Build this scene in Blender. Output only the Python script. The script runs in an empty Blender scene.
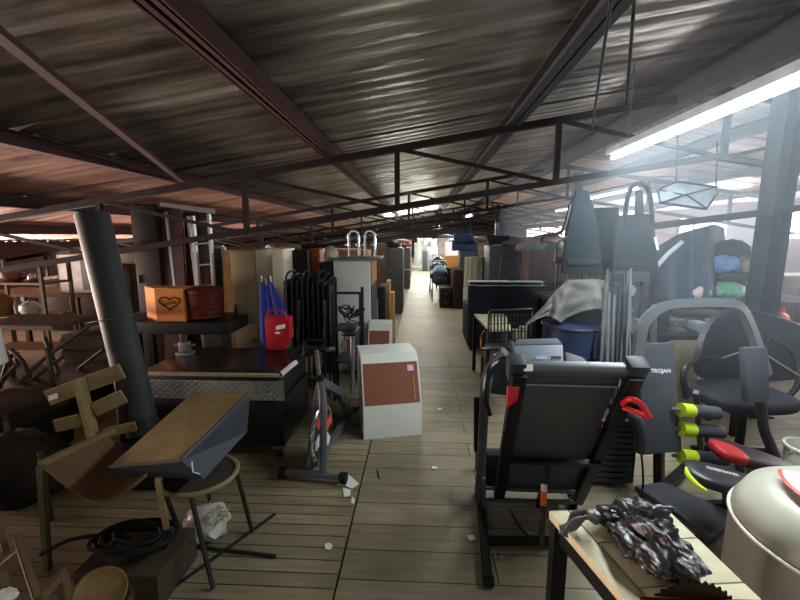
import bpy, bmesh, math, random
from mathutils import Vector, Matrix, noise, Euler
random.seed(7)
S = bpy.context.scene
C = S.collection
V = Vector
R = math.radians
# ---------------------------------------------------------------- camera
EYE = V((0, 0, 1.7)); FPX = 410.0; PITCH = R(8.87); YAW = R(2.8)
cam = bpy.data.cameras.new('camera'); co = bpy.data.objects.new('camera', cam); C.objects.link(co)
co.location = EYE; co.rotation_euler = (R(90) - PITCH, 0, YAW)
cam.sensor_width = 36; cam.lens = 36 * FPX / 800; cam.clip_start = .02; cam.clip_end = 200
S.camera = co
MC = co.rotation_euler.to_matrix()
def ray(px, py): return MC @ V(((px - 400) / FPX, (300 - py) / FPX, -1))
def W(px, py, Y):
    d = ray(px, py); return EYE + d * (Y / d.y)
def F(px, py, Z=0):
    d = ray(px, py); return EYE + d * ((Z - 1.7) / d.z)
# ---------------------------------------------------------------- world, exposure
S.view_settings.view_transform = 'Standard'; S.view_settings.look = 'None'
S.view_settings.exposure = 1.15; S.view_settings.gamma = 1; S.view_settings.use_curve_mapping = False
w = bpy.data.worlds.new('world'); S.world = w; w.use_nodes = True
w.node_tree.nodes['Background'].inputs[0].default_value = (.66, .65, .60, 1)
w.node_tree.nodes['Background'].inputs[1].default_value = .4
def area(name, loc, size, col, power, target=None, sizey=None, spread=180):
    l = bpy.data.lights.new(name, 'AREA'); l.energy = power; l.color = col
    l.size = size
    if sizey: l.shape = 'RECTANGLE'; l.size_y = sizey
    l.spread = R(spread)
    o = bpy.data.objects.new(name, l); C.objects.link(o); o.location = loc
    d = V(target) - V(loc); o.rotation_euler = d.to_track_quat('-Z', 'Y').to_euler()
    return o
area('window_daylight', (7.9, 10.5, 1.95), 15, (.95, .96, 1), 260, (0, 10.5, 2.1), .55)
area('left_fill_uplight', (-8.8, 7, .5), 13, (1, .76, .66), 520, (-5.2, 7, 2.1), .5, 85)  # unseen warm fill, low at left, aimed up to brighten the ceiling
area('doorway_daylight', (-.4, 19, 2.3), 2.4, (1, .97, .9), 90, (-.2, 9, .2), 1)  # added fill in mid hall, shining back along the aisle; no doorway here
area('aisle_fill_light', (-.1, 11, 2.62), .5, (1, .96, .86), 52, (-.1, 11, 0), 9, 150)  # added fill under a closed roof, brightens the aisle floor
area('far_right_fill_light', (4.6, 19, 2.35), 3, (1, .95, .9), 620, (4.8, 19, 0), 18)  # added fill for the far right wall and goods; the roof is closed
# ---------------------------------------------------------------- materials
MT = {}
def rgb(c):
    f = lambda v: v / 12.92 if v <= .04045 else ((v + .055) / 1.055) ** 2.4
    return tuple(f(v / 255) for v in c) + (1,)
def mat(name, col, rough=.6, metal=0, var=.25, scale=6, bump=0, stretch=(1, 1, 1), col2=None, alpha=1, trans=0, coat=0):
    if name in MT: return MT[name]
    m = bpy.data.materials.new(name); m.use_nodes = True; nt = m.node_tree; N = nt.nodes; L = nt.links
    b = N['Principled BSDF']; b.inputs['Roughness'].default_value = rough; b.inputs['Metallic'].default_value = metal
    b.inputs['Coat Weight'].default_value = coat
    if rough >= .45: b.inputs['Specular IOR Level'].default_value = .22
    b.inputs['Alpha'].default_value = alpha; b.inputs['Transmission Weight'].default_value = trans
    tc = N.new('ShaderNodeTexCoord'); mp = N.new('ShaderNodeMapping'); mp.inputs['Scale'].default_value = stretch
    L.new(tc.outputs['Object'], mp.inputs[0])
    nz = N.new('ShaderNodeTexNoise'); nz.inputs['Scale'].default_value = scale; nz.inputs['Detail'].default_value = 6
    nz.inputs['Roughness'].default_value = .65
    L.new(mp.outputs[0], nz.inputs[0])
    cr = N.new('ShaderNodeValToRGB'); cr.color_ramp.elements[0].position = .32; cr.color_ramp.elements[1].position = .68
    a = rgb(col); c2 = rgb(col2) if col2 else tuple(v * (1 - var) for v in a[:3]) + (1,)
    c1 = a if col2 else tuple(min(1, v * (1 + var)) for v in a[:3]) + (1,)
    cr.color_ramp.elements[0].color = c2; cr.color_ramp.elements[1].color = c1
    L.new(nz.outputs[0], cr.inputs[0]); L.new(cr.outputs[0], b.inputs['Base Color'])
    if bump:
        bp = N.new('ShaderNodeBump'); bp.inputs['Strength'].default_value = min(1, bump); bp.inputs['Distance'].default_value = .01
        L.new(nz.outputs[0], bp.inputs['Height']); L.new(bp.outputs[0], b.inputs['Normal'])
    MT[name] = m; return m
def emit(name, col, s):
    m = bpy.data.materials.new(name); m.use_nodes = True; b = m.node_tree.nodes['Principled BSDF']
    b.inputs['Base Color'].default_value = rgb(col); b.inputs['Emission Color'].default_value = rgb(col); b.inputs['Emission Strength'].default_value = s
    return m
black = mat('black_plastic', (24, 25, 27), .45)
blackm = mat('black_metal', (20, 21, 23), .38, .3)
blackf = mat('black_fabric', (25, 25, 28), .85, bump=.3, scale=60)
dgrey = mat('dark_grey_plastic', (52, 55, 60), .5)
mgrey = mat('mid_grey_paint', (98, 104, 108), .45)
silver = mat('silver_metal', (175, 178, 180), .28, .9, var=.1)
steel = mat('dull_steel', (120, 122, 122), .45, .7)
chrome = mat('chrome', (215, 218, 222), .12, 1, var=.05)
white = mat('white_enamel', (205, 207, 200), .4, var=.07, scale=3)
cream = mat('cream_board', (190, 182, 150), .55, var=.15, scale=5)
red = mat('red_plastic', (190, 24, 34), .4, var=.1)
lime = mat('lime_foam', (178, 205, 40), .6, var=.1)
wood = mat('brown_wood', (120, 82, 52), .6, var=.35, scale=4, stretch=(1, 1, 8), bump=.2)
palew = mat('pale_wood', (150, 132, 92), .7, var=.25, scale=5, stretch=(6, 1, 6), bump=.2)
dwood = mat('dark_wood', (48, 30, 24), .5, var=.35, scale=4, stretch=(6, 6, 1))
redsteel = mat('red_oxide_steel', (62, 38, 35), .75, 0, var=.3, scale=8)
bluesteel = mat('dark_steel', (38, 40, 44), .75, 0, var=.3, scale=8)
tan = mat('tan_locker_paint', (112, 100, 76), .5, .2, var=.15, scale=2)
rubber = mat('rubber', (18, 18, 19), .7)
paper = mat('paper', (215, 214, 208), .8, var=.05)
brownpanel = mat('brown_hardboard', (124, 74, 56), .55, var=.08, scale=3)
# ---------------------------------------------------------------- mesh builder
class MB:
    def __init__(s): s.bm = bmesh.new()
    def face(s, pts):
        try: return s.bm.faces.new([s.bm.verts.new(V(p)) for p in pts])
        except ValueError: return None
    def box(s, c, d, rot=None, bev=0):
        g = bmesh.ops.create_cube(s.bm, size=1)['verts']
        M = Matrix.Translation(V(c)) @ (rot.to_matrix().to_4x4() if rot else Matrix()) @ Matrix.Diagonal((d[0], d[1], d[2], 1))
        bmesh.ops.transform(s.bm, matrix=M, verts=g)
        if bev:
            es = list({e for v in g for e in v.link_edges})
            bmesh.ops.bevel(s.bm, geom=es, offset=bev, segments=2, affect='EDGES', profile=.6)
        return s
    def span(s, a, b, bev=0):
        a = V(a); b = V(b); return s.box((a + b) / 2, [max(abs(b[i] - a[i]), 1e-4) for i in range(3)], bev=bev)
    def quad(s, p, t, bev=0):
        p = [V(q) for q in p]; n = (p[1] - p[0]).cross(p[3] - p[0]).normalized() * t
        a = [s.bm.verts.new(q) for q in p]; b = [s.bm.verts.new(q + n) for q in p]
        k = len(p); fs = [s.bm.faces.new(a), s.bm.faces.new(b[::-1])]
        for i in range(k): fs.append(s.bm.faces.new([a[i], b[i], b[(i + 1) % k], a[(i + 1) % k]]))
        if bev:
            es = list({e for f in fs for e in f.edges}); bmesh.ops.bevel(s.bm, geom=es, offset=bev, segments=2, affect='EDGES', profile=.6)
        return s
    def bar(s, a, b, w, h, up=(0, 0, 1), bev=0):
        a = V(a); b = V(b); d = (b - a).normalized(); up = V(up)
        if abs(d.dot(up)) > .98: up = V((0, 1, 0))
        x = d.cross(up).normalized() * w / 2; y = x.cross(d).normalized() * h / 2
        A = [a + x + y, a - x + y, a - x - y, a + x - y]; B = [q + b - a for q in A]
        A = [s.bm.verts.new(q) for q in A]; B = [s.bm.verts.new(q) for q in B]
        fs = [s.bm.faces.new(A), s.bm.faces.new(B[::-1])]
        for i in range(4): fs.append(s.bm.faces.new([A[i], B[i], B[(i + 1) % 4], A[(i + 1) % 4]]))
        if bev:
            es = list({e for f in fs for e in f.edges}); bmesh.ops.bevel(s.bm, geom=es, offset=bev, segments=2, affect='EDGES')
        return s
    def tube(s, pts, r, n=8, closed=False, sq=None):
        pts = [V(p) for p in pts]; k = len(pts); rings = []
        rs = r if isinstance(r, (list, tuple)) else [r] * k
        prev = None
        for i in range(k):
            if closed: t = pts[(i + 1) % k] - pts[i - 1]
            else: t = pts[min(i + 1, k - 1)] - pts[max(i - 1, 0)]
            if t.length < 1e-9: t = V((0, 0, 1))
            t.normalize()
            if prev is None:
                u = V((0, 0, 1)) if abs(t.z) < .9 else V((1, 0, 0))
                u = (u - t * u.dot(t)).normalized()
            else:
                u = prev - t * prev.dot(t)
                u = u.normalized() if u.length > 1e-6 else V((1, 0, 0))
            prev = u; v = t.cross(u)
            ring = []
            for j in range(n):
                an = 2 * math.pi * (j + .5) / n
                cx, cy = math.cos(an), math.sin(an)
                if sq: cx, cy = cx * sq[0], cy * sq[1]
                ring.append(s.bm.verts.new(pts[i] + u * cx * rs[i] + v * cy * rs[i]))
            rings.append(ring)
        m = k if closed else k - 1
        for i in range(m):
            A, B = rings[i], rings[(i + 1) % k]
            for j in range(n): s.bm.faces.new([A[j], B[j], B[(j + 1) % n], A[(j + 1) % n]])
        if not closed:
            s.bm.faces.new(rings[0]); s.bm.faces.new(rings[-1][::-1])
        return s
    def cyl(s, a, b, r, n=16, r2=None): return s.tube([a, b], [r, r if r2 is None else r2], n)
    def lathe(s, prof, c=(0, 0, 0), n=28, M=None):
        rings = []; M = M or Matrix(); c = V(c)
        for (r, z) in prof:
            rings.append([s.bm.verts.new(c + (M @ V((max(r, 1e-4) * math.cos(2 * math.pi * j / n), max(r, 1e-4) * math.sin(2 * math.pi * j / n), z)))) for j in range(n)])
        for A, B in zip(rings, rings[1:]):
            for j in range(n): s.bm.faces.new([A[j], A[(j + 1) % n], B[(j + 1) % n], B[j]])
        s.bm.faces.new(rings[0][::-1]); s.bm.faces.new(rings[-1]); return s
    def sph(s, c, r, n=12):
        r = (r, r, r) if not isinstance(r, (tuple, list)) else r
        g = bmesh.ops.create_uvsphere(s.bm, u_segments=n, v_segments=max(6, n // 2 + 2), radius=1)['verts']
        bmesh.ops.transform(s.bm, matrix=Matrix.Translation(V(c)) @ Matrix.Diagonal((*r, 1)), verts=g); return s
    def blob(s, c, r, sub=4, amp=.2, fr=2.0, ridge=False, seed=0, flat=None):
        r = (r, r, r) if not isinstance(r, (tuple, list)) else r
        g = bmesh.ops.create_icosphere(s.bm, subdivisions=sub, radius=1)['verts']
        for v in g:
            p = v.co.copy(); q = p * fr + V((seed * 7.3, seed * 3.1, seed))
            k = noise.noise(q) * 1.0 + noise.noise(q * 2.3) * .5 + noise.noise(q * 5) * .22
            if ridge: k = (1 - abs(noise.noise(q)) * 3) * .7 + (1 - abs(noise.noise(q * 2.4)) * 3) * .35 - .6 + noise.noise(q * 6) * .15
            p = p * (1 + amp * k)
            v.co = V((p.x * r[0], p.y * r[1], p.z * r[2])) + V(c)
            if flat is not None and v.co.z < flat: v.co.z = flat
        return s
    def grid(s, fn, nu, nv, th=0):
        vs = [[s.bm.verts.new(V(fn(i / nu, j / nv))) for j in range(nv + 1)] for i in range(nu + 1)]
        fs = [s.bm.faces.new([vs[i][j], vs[i + 1][j], vs[i + 1][j + 1], vs[i][j + 1]]) for i in range(nu) for j in range(nv)]
        if th:
            bmesh.ops.recalc_face_normals(s.bm, faces=fs)
            bmesh.ops.solidify(s.bm, geom=fs, thickness=th)
        return s
    def prism(s, poly, d):      # poly: world points of a flat outline; d: extrusion vector
        d = V(d); a = [s.bm.verts.new(V(p)) for p in poly]; b = [s.bm.verts.new(V(p) + d) for p in poly]; k = len(a)
        s.bm.faces.new(a); s.bm.faces.new(b[::-1])
        for i in range(k): s.bm.faces.new([a[i], b[i], b[(i + 1) % k], a[(i + 1) % k]])
        return s
    def build(s, name, m, parent=None, smooth=None, **kw):
        bmesh.ops.recalc_face_normals(s.bm, faces=s.bm.faces[:])
        co_ = [v.co for v in s.bm.verts]
        lo = V([min(c[i] for c in co_) for i in range(3)]); hi = V([max(c[i] for c in co_) for i in range(3)])
        o0 = (lo + hi) / 2; o0.z = lo.z
        bmesh.ops.translate(s.bm, vec=-o0, verts=s.bm.verts[:])
        me = bpy.data.meshes.new(name); s.bm.to_mesh(me); s.bm.free()
        me.materials.append(m)
        for p in me.polygons: p.use_smooth = True
        o = bpy.data.objects.new(name, me); C.objects.link(o)
        ang = R(38 if smooth is None else smooth)
        try: me.set_sharp_from_angle(angle=ang)
        except Exception: pass
        if parent is not None: o.parent = parent
        o.location = o0 - wloc(parent)
        tag(o, **kw); return o
def wloc(p):
    r = V((0, 0, 0))
    while p is not None: r = r + p.location; p = p.parent
    return r
def tag(o, label=None, cat=None, group=None, kind=None):
    if label: o['label'] = label
    if cat: o['category'] = cat
    if group: o['group'] = group
    if kind: o['kind'] = kind
    return o
def T(name, label, cat, loc, group=None):
    o = bpy.data.objects.new(name, None); C.objects.link(o); o.location = V(loc); o.empty_display_size = .1
    return tag(o, label, cat, group)
def st(o): o['kind'] = 'structure'; return o
def kids(o): return [c for c in bpy.data.objects if c.parent is o]
def copy_tree(o, parent=None):
    c = o.copy(); C.objects.link(c); c.parent = parent
    for k in kids(o): copy_tree(k, c)
    return c
def arc(c, r, a0, a1, n=10, ax=(V((1, 0, 0)), V((0, 0, 1)))):
    return [V(c) + ax[0] * r * math.cos(a0 + (a1 - a0) * i / n) + ax[1] * r * math.sin(a0 + (a1 - a0) * i / n) for i in range(n + 1)]
def rnd(pts, r, n=5):           # round the corners of a path
    pts = [V(p) for p in pts]; out = [pts[0]]
    for a, b, c in zip(pts, pts[1:], pts[2:]):
        u = (a - b); v = (c - b); k = min(r, u.length * .48, v.length * .48)
        p = b + u.normalized() * k; q = b + v.normalized() * k
        for i in range(n + 1):
            t = i / n; out.append(p.lerp(b, t).lerp(b.lerp(q, t), t))
    out.append(pts[-1]); return out
def curvy(pts, n=6):            # Catmull-Rom
    pts = [V(p) for p in pts]; P = [pts[0]] + pts + [pts[-1]]; out = []
    for i in range(len(P) - 3):
        a, b, c, d = P[i:i + 4]
        for k in range(n):
            t = k / n
            out.append(.5 * ((2 * b) + (c - a) * t + (2 * a - 5 * b + 4 * c - d) * t * t + (3 * b - a - 3 * c + d) * t ** 3))
    out.append(pts[-1]); return out
def text(name, s, size, m, parent, o, xdir, ydir, label=None, thick=.0006, bold=0):
    cu = bpy.data.curves.new(name, 'FONT'); cu.offset = bold; cu.body = s; cu.size = size; cu.extrude = thick; cu.align_x = 'CENTER'; cu.align_y = 'CENTER'
    cu.materials.append(m); tmp = bpy.data.objects.new(name, cu); me = bpy.data.meshes.new_from_object(tmp); bpy.data.objects.remove(tmp)
    me.name = name; ob = bpy.data.objects.new(name, me); C.objects.link(ob)
    x = V(xdir).normalized(); y = V(ydir); y = (y - x * y.dot(x)).normalized(); z = x.cross(y)
    M = Matrix((x, y, z)).transposed()
    ob.rotation_euler = M.to_euler(); ob.parent = parent; ob.location = V(o) - wloc(parent)
    if label: ob['label'] = label
    return ob
# ================================================================ THE SETTING
EYEZ = 1.7; RIDGE = 3.0; SL = .158; Z0 = 1.1
def roofz(x): return EYEZ + Z0 + SL * (x if x <= RIDGE else 2 * RIDGE - x)
XL, XR, YF, YB = -10.5, 8.0, 42.0, -2.0
SEAM = -.4
def plank_mat(name, wid, colA, colB):
    m = bpy.data.materials.new(name); m.use_nodes = True; nt = m.node_tree; N = nt.nodes; L = nt.links; b = N['Principled BSDF']
    tc = N.new('ShaderNodeTexCoord'); mp = N.new('ShaderNodeMapping'); L.new(tc.outputs['Object'], mp.inputs[0])
    bk = N.new('ShaderNodeTexBrick'); L.new(mp.outputs[0], bk.inputs[0])
    bk.inputs['Scale'].default_value = 1; bk.inputs['Brick Width'].default_value = 3.4; bk.inputs['Row Height'].default_value = wid
    bk.inputs['Mortar Size'].default_value = .0035; bk.inputs['Mortar Smooth'].default_value = .2; bk.inputs['Bias'].default_value = 0
    bk.inputs['Color1'].default_value = rgb(colA); bk.inputs['Color2'].default_value = rgb(colB); bk.inputs['Mortar'].default_value = rgb((22, 19, 15))
    n1 = N.new('ShaderNodeTexNoise'); m1 = N.new('ShaderNodeMapping'); m1.inputs['Scale'].default_value = (1.2, 14, 1); L.new(tc.outputs['Object'], m1.inputs[0])
    L.new(m1.outputs[0], n1.inputs[0]); n1.inputs['Scale'].default_value = 2.2; n1.inputs['Detail'].default_value = 8; n1.inputs['Roughness'].default_value = .7
    n2 = N.new('ShaderNodeTexNoise'); L.new(tc.outputs['Object'], n2.inputs[0]); n2.inputs['Scale'].default_value = 1.7; n2.inputs['Detail'].default_value = 5
    r1 = N.new('ShaderNodeMapRange'); r1.inputs[1].default_value = .3; r1.inputs[2].default_value = .7; r1.inputs[3].default_value = .68; r1.inputs[4].default_value = 1.2
    r2 = N.new('ShaderNodeMapRange'); r2.inputs[1].default_value = .3; r2.inputs[2].default_value = .66; r2.inputs[3].default_value = .72; r2.inputs[4].default_value = 1.12
    L.new(n1.outputs[0], r1.inputs[0]); L.new(n2.outputs[0], r2.inputs[0])
    mu = N.new('ShaderNodeMath'); mu.operation = 'MULTIPLY'; L.new(r1.outputs[0], mu.inputs[0]); L.new(r2.outputs[0], mu.inputs[1])
    mx = N.new('ShaderNodeVectorMath'); mx.operation = 'SCALE'; L.new(bk.outputs[0], mx.inputs[0]); L.new(mu.outputs[0], mx.inputs['Scale'])
    L.new(mx.outputs[0], b.inputs['Base Color']); b.inputs['Roughness'].default_value = .55
    bp = N.new('ShaderNodeBump'); bp.inputs['Strength'].default_value = .35; bp.inputs['Distance'].default_value = .006
    iv = N.new('ShaderNodeMath'); iv.operation = 'SUBTRACT'; iv.inputs[0].default_value = 1; L.new(bk.outputs['Fac'], iv.inputs[1])
    ad = N.new('ShaderNodeMath'); ad.operation = 'MULTIPLY_ADD'; L.new(n1.outputs[0], ad.inputs[0]); ad.inputs[1].default_value = .3; L.new(iv.outputs[0], ad.inputs[2])
    L.new(ad.outputs[0], bp.inputs['Height']); L.new(bp.outputs[0], b.inputs['Normal'])
    return m
pm1 = plank_mat('narrow_floor_planks', .088, (138, 126, 98), (118, 108, 84))
pm2 = plank_mat('wide_floor_planks', .2, (136, 124, 100), (116, 107, 86))
pm3 = plank_mat('board_floor', 1.25, (138, 130, 106), (128, 120, 98))
st(MB().span((XL, YB, -.1), (SEAM - .006, 4.6, 0)).build('floor', pm1))
st(MB().span((SEAM + .006, YB, -.1), (XR, 5.2, 0)).build('floor', pm2))
st(MB().span((SEAM + .006, 5.2, -.1), (XR, YF, .002)).build('floor', pm3))
st(MB().span((XL, 4.6, -.1), (SEAM - .006, YF, 0)).build('floor', plank_mat('far_floor_planks', .12, (128, 120, 100), (112, 104, 86))))
st(MB().span((SEAM - .006, YB, -.1), (SEAM + .006, YF, -.02)).build('trim_1', mat('joint_dirt', (28, 24, 20), .9)))
# corrugated roof
rm = bpy.data.materials.new('corrugated_galvanised_sheet'); rm.use_nodes = True
N = rm.node_tree.nodes; L = rm.node_tree.links; b = N['Principled BSDF']
tc = N.new('ShaderNodeTexCoord'); mp = N.new('ShaderNodeMapping'); mp.inputs['Scale'].default_value = (.45, 5, 1); L.new(tc.outputs['Object'], mp.inputs[0])
nz = N.new('ShaderNodeTexNoise'); nz.inputs['Scale'].default_value = 1.3; nz.inputs['Detail'].default_value = 7; nz.inputs['Roughness'].default_value = .62; L.new(mp.outputs[0], nz.inputs[0])
cr = N.new('ShaderNodeValToRGB'); cr.color_ramp.elements[0].position = .36; cr.color_ramp.elements[1].position = .66
cr.color_ramp.elements[0].color = rgb((96, 94, 88)); cr.color_ramp.elements[1].color = rgb((190, 188, 178)); L.new(nz.outputs[0], cr.inputs[0]); L.new(cr.outputs[0], b.inputs['Base Color'])
b.inputs['Metallic'].default_value = .75; rr = N.new('ShaderNodeMapRange'); rr.inputs[3].default_value = .24; rr.inputs[4].default_value = .46; L.new(nz.outputs[0], rr.inputs[0]); L.new(rr.outputs[0], b.inputs['Roughness'])
mp2 = N.new('ShaderNodeMapping'); mp2.inputs['Scale'].default_value = (.9, 3, 1); L.new(tc.outputs['Object'], mp2.inputs[0])
nz2 = N.new('ShaderNodeTexNoise'); nz2.inputs['Scale'].default_value = 2; nz2.inputs['Detail'].default_value = 3; L.new(mp2.outputs[0], nz2.inputs[0])
bp = N.new('ShaderNodeBump'); bp.inputs['Strength'].default_value = .9; bp.inputs['Distance'].default_value = .025; L.new(nz2.outputs[0], bp.inputs['Height']); L.new(bp.outputs[0], b.inputs['Normal'])
rm2 = rm.copy(); rm2.name = 'brown_and_warm_lit_sheet'  # pinkish tone paints in warm light at left; right slope is plain brown
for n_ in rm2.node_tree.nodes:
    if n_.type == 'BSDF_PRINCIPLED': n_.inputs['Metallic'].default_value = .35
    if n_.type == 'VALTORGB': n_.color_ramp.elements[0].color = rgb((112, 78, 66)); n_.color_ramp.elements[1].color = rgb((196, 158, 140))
def roof(x0, x1, name, rm=rm):
    mb = MB(); y = YB; row = []
    prof = [(0, 0), (.05, 0), (.08, .013), (.11, .013), (.14, 0), (.17, 0)]
    ys = []
    while y < YF:
        for dy, dz in prof[:-1]: ys.append((y + dy, dz * (2.2 if int(y / .17) % 5 == 0 else .8)))
        y += .17
    xs = [x0 + (x1 - x0) * i / 24 for i in range(25)]
    g = [[mb.bm.verts.new((x, yy, roofz(x) + dz * (.5 + 1.2 * noise.noise(V((0, yy * 1.3, 3))) ** 2 * 4) + .012 * noise.noise(V((x * .8, yy * 1.1, 0))))) for (yy, dz) in ys] for x in xs]
    for i in range(24):
        for j in range(len(ys) - 1): mb.bm.faces.new([g[i][j], g[i + 1][j], g[i + 1][j + 1], g[i][j + 1]])
    return st(mb.build(name, rm, smooth=20))
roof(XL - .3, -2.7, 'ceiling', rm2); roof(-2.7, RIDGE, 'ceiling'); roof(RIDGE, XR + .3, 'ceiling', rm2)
# walls
wallm = mat('brown_brick_wall', (118, 84, 70), .8, var=.2, scale=3, bump=.3)
wallr = mat('painted_board_wall', (128, 92, 78), .7, var=.15, scale=2)
st(MB().span((XL - .15, YB, 0), (XL, YF, roofz(XL))).build('wall_left', wallm))
WZ0, WZ1 = 1.63, 2.26
wr = MB(); wr.span((XR, YB, 0), (XR + .15, YF, WZ0)).span((XR, YB, WZ1), (XR + .15, YF, roofz(XR) + .02))
wins = [(3.0, 10.3), (11.3, 13.4), (15, 21), (23, 32)]
e = YB
for a, bb in wins + [(YF, YF)]:
    if a > e: wr.span((XR, e, WZ0), (XR + .15, a, WZ1))
    e = bb
st(wr.build('wall_right', wallr))
mb = MB()
mb.prism([(XL, YF, 0), (XR, YF, 0), (XR, YF, roofz(XR)), (RIDGE, YF, roofz(RIDGE)), (XL, YF, roofz(XL))], (0, .15, 0))
st(mb.build('wall_back', mat('pale_far_wall', (170, 162, 148), .8, var=.15, scale=1)))
pane = emit('daylit_window_glass', (228, 238, 246), 2.6)
for i, (a, bb) in enumerate(wins):
    wi = st(MB().span((XR + .1, a, WZ0), (XR + .11, bb, WZ1)).build('window_%d' % (i + 1), pane))
    mb = MB(); n = int((bb - a) / .55)
    for k in range(n + 1):
        yy = a + (bb - a) * k / n; mb.bar((XR + .06, yy, WZ0), (XR + .06, yy, WZ1), .05, .03)
    mb.bar((XR + .06, a, WZ0 + .27), (XR + .06, bb, WZ0 + .27), .04, .02).bar((XR + .04, a, WZ0), (XR + .04, bb, WZ0), .06, .04).bar((XR + .04, a, WZ1), (XR + .04, bb, WZ1), .06, .04)
    mb.build('window_frame', mgrey, wi)
# purlins run in depth, trusses across
def channel(x, wd, dp, m, y0=YB, gap=True):
    zt = roofz(x) - .005; mb = MB()
    if gap:
        for s in (-1, 1): mb.span((x + s * wd / 2 - .012, y0, zt - dp), (x + s * wd / 2 + .012, YF, zt)); mb.span((x + s * wd / 2 - s * .0, y0, zt - dp), (x + s * .012, YF, zt - dp + .008))
    else:
        mb.span((x - .006, y0, zt - dp), (x + .006, YF, zt)); mb.span((x - wd / 2, y0, zt - dp), (x + wd / 2, YF, zt - dp + .012)); mb.span((x - wd / 2, y0, zt - .012), (x + wd / 2, YF, zt))
    return tag(mb.build('roof_purlin', m), kind='structure')
for x, wd, dp, m, g in [(-7.6, .1, .12, redsteel, 0), (-6.0, .1, .12, redsteel, 0), (-4.3, .1, .12, redsteel, 0), (-2.66, .08, .1, redsteel, 0), (-.98, .1, .11, redsteel, 1), (.95, .14, .13, bluesteel, 0), (2.55, .14, .24, bluesteel, 0), (4.1, .1, .16, bluesteel, 0), (5.6, .1, .14, bluesteel, 0), (7.0, .1, .12, bluesteel, 0)]:
    channel(x, wd, dp, m, gap=g)
TY = [4.5, 9.0, 13.5, 18, 22.5, 27, 31.5, 36]
def truss(y, m):
    mb = MB(); up = lambda x: roofz(x) - .155; lo = lambda x: up(x) - .62
    L_, R_ = XL, XR
    for a, bq in ((L_, RIDGE), (RIDGE, R_)):
        mb.bar((a, y, up(a)), (bq, y, up(bq)), .08, .07).bar((a, y, max(lo(a), .45)), (bq, y, lo(bq)), .07, .06)
    x = -8.55; k = 1.66
    while x < R_ - .2:
        mb.bar((x, y, lo(x)), (x, y, up(x)), .055, .05)
        x2 = x + k
        if x2 < R_: mb.bar((x, y, up(x)), (x2, y, lo(x2)), .045, .035) if x2 <= RIDGE + .5 else mb.bar((x, y, lo(x)), (x2, y, up(x2)), .045, .035)
        x = x2
    return st(mb.build('roof_truss', m))
for i, y in enumerate(TY): truss(y, mat('truss_steel', (26, 19, 19), .8, 0, var=.3))
# slanting braces in the roof plane
def RF(px, py, off=.14):
    d = ray(px, py); k = (Z0 - off) / (d.z - SL * d.x); return EYE + d * k
bt = MB().bar(RF(182, 181), RF(-40, 3), .05, .03).build('roof_brace', redsteel); st(bt)
bt = MB().bar((4.2, 4.6, roofz(4.2) - .18), (7.3, 9, roofz(7.3) - .2), .05, .04).bar((7.4, 4.6, roofz(7.4) - .2), (4.3, 9, roofz(4.3) - .18), .05, .04).build('roof_brace', bluesteel); st(bt)
# columns under the trusses, right hand line and left hand line
for (x, y) in [(3.2, 3.95), (3.3, 9.1), (3.3, 18.1), (3.3, 27.1)]:
    mb = MB(); z = roofz(x) - .2
    mb.span((x - .085, y - .09, 0), (x - .073, y + .09, z)).span((x + .073, y - .09, 0), (x + .085, y + .09, z)).span((x - .08, y - .006, 0), (x + .08, y + .006, z)).span((x - .14, y - .14, 0), (x + .14, y + .14, .015))
    c = mb.build('steel_column', mat('column_blue_grey', (36, 42, 52), .5, .2)); st(c)
mb = MB()
for (a, bq) in (((3.32, 3.95, 2.75), (4.3, 3.95, 2.15)), ): mb.bar(a, bq, .05, .04)
mb.bar(W(655, 226, 3.9), W(800, 208, 3.9), .05, .06).bar(W(800, 208, 3.9), W(860, 200, 3.9), .05, .06)
st(mb.build('roof_brace', bluesteel))
# fluorescent fittings
def tube_light(x, y0, z, n, label, power, length=2.4):
    t = T('fluorescent_light', label, 'light fitting', (x, y0, z), 'fluorescent tube fittings under the roof')
    MB().span((x - .045, y0, z + .015), (x + .045, y0 + length, z + .07), .006).build('housing', mat('fitting_enamel', (140, 160, 172), .4), t)
    MB().cyl((x, y0 + .05, z - .012), (x, y0 + length - .05, z - .012), .019, 12).build('fluorescent_tube', TUBE, t)
    MB().span((x - .03, y0 + .01, z - .03), (x + .03, y0 + .045, z + .03), .005).build('lamp_holder', mgrey, t)
    MB().span((x - .03, y0 + length - .045, z - .03), (x + .03, y0 + length - .01, z + .03), .005).build('lamp_holder', mgrey, t)
    MB().cyl((x - .0, y0 + .3, z + .07), (x, y0 + .3, roofz(x)), .004, 6).build('hanging_wire', steel, t)
    MB().cyl((x, y0 + length - .3, z + .07), (x, y0 + length - .3, roofz(x)), .004, 6).build('hanging_wire', steel, t)
    l = bpy.data.lights.new('tube_glow', 'AREA'); l.shape = 'RECTANGLE'; l.size = .025; l.size_y = length - .1; l.energy = power; l.color = (.9, .97, 1)
    o = bpy.data.objects.new('tube_glow', l); C.objects.link(o); o.parent = t; o.location = (0, length / 2, -.04)
    return t
TUBE = emit('lit_tube', (235, 246, 250), 9)
LZ = EYEZ + .70
tube_light(1.70, 1.42, LZ, 0, 'nearest long fluorescent fitting hanging at upper right above the treadmill', 44, 2.5)
for i, (x, y, lab) in enumerate([(1.8, 14.6, 'second lit fluorescent fitting down the aisle, after the nearest one'), (1.7, 22.5, 'third lit fluorescent fitting further down the aisle'), (1.4, 29.5, 'small lit fluorescent fitting near the end of the aisle'), (-2.0, 24, 'lit fluorescent fitting over the left rows far down the hall')]):
    tube_light(x, y, EYEZ + .72, 0, lab, 150)
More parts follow.
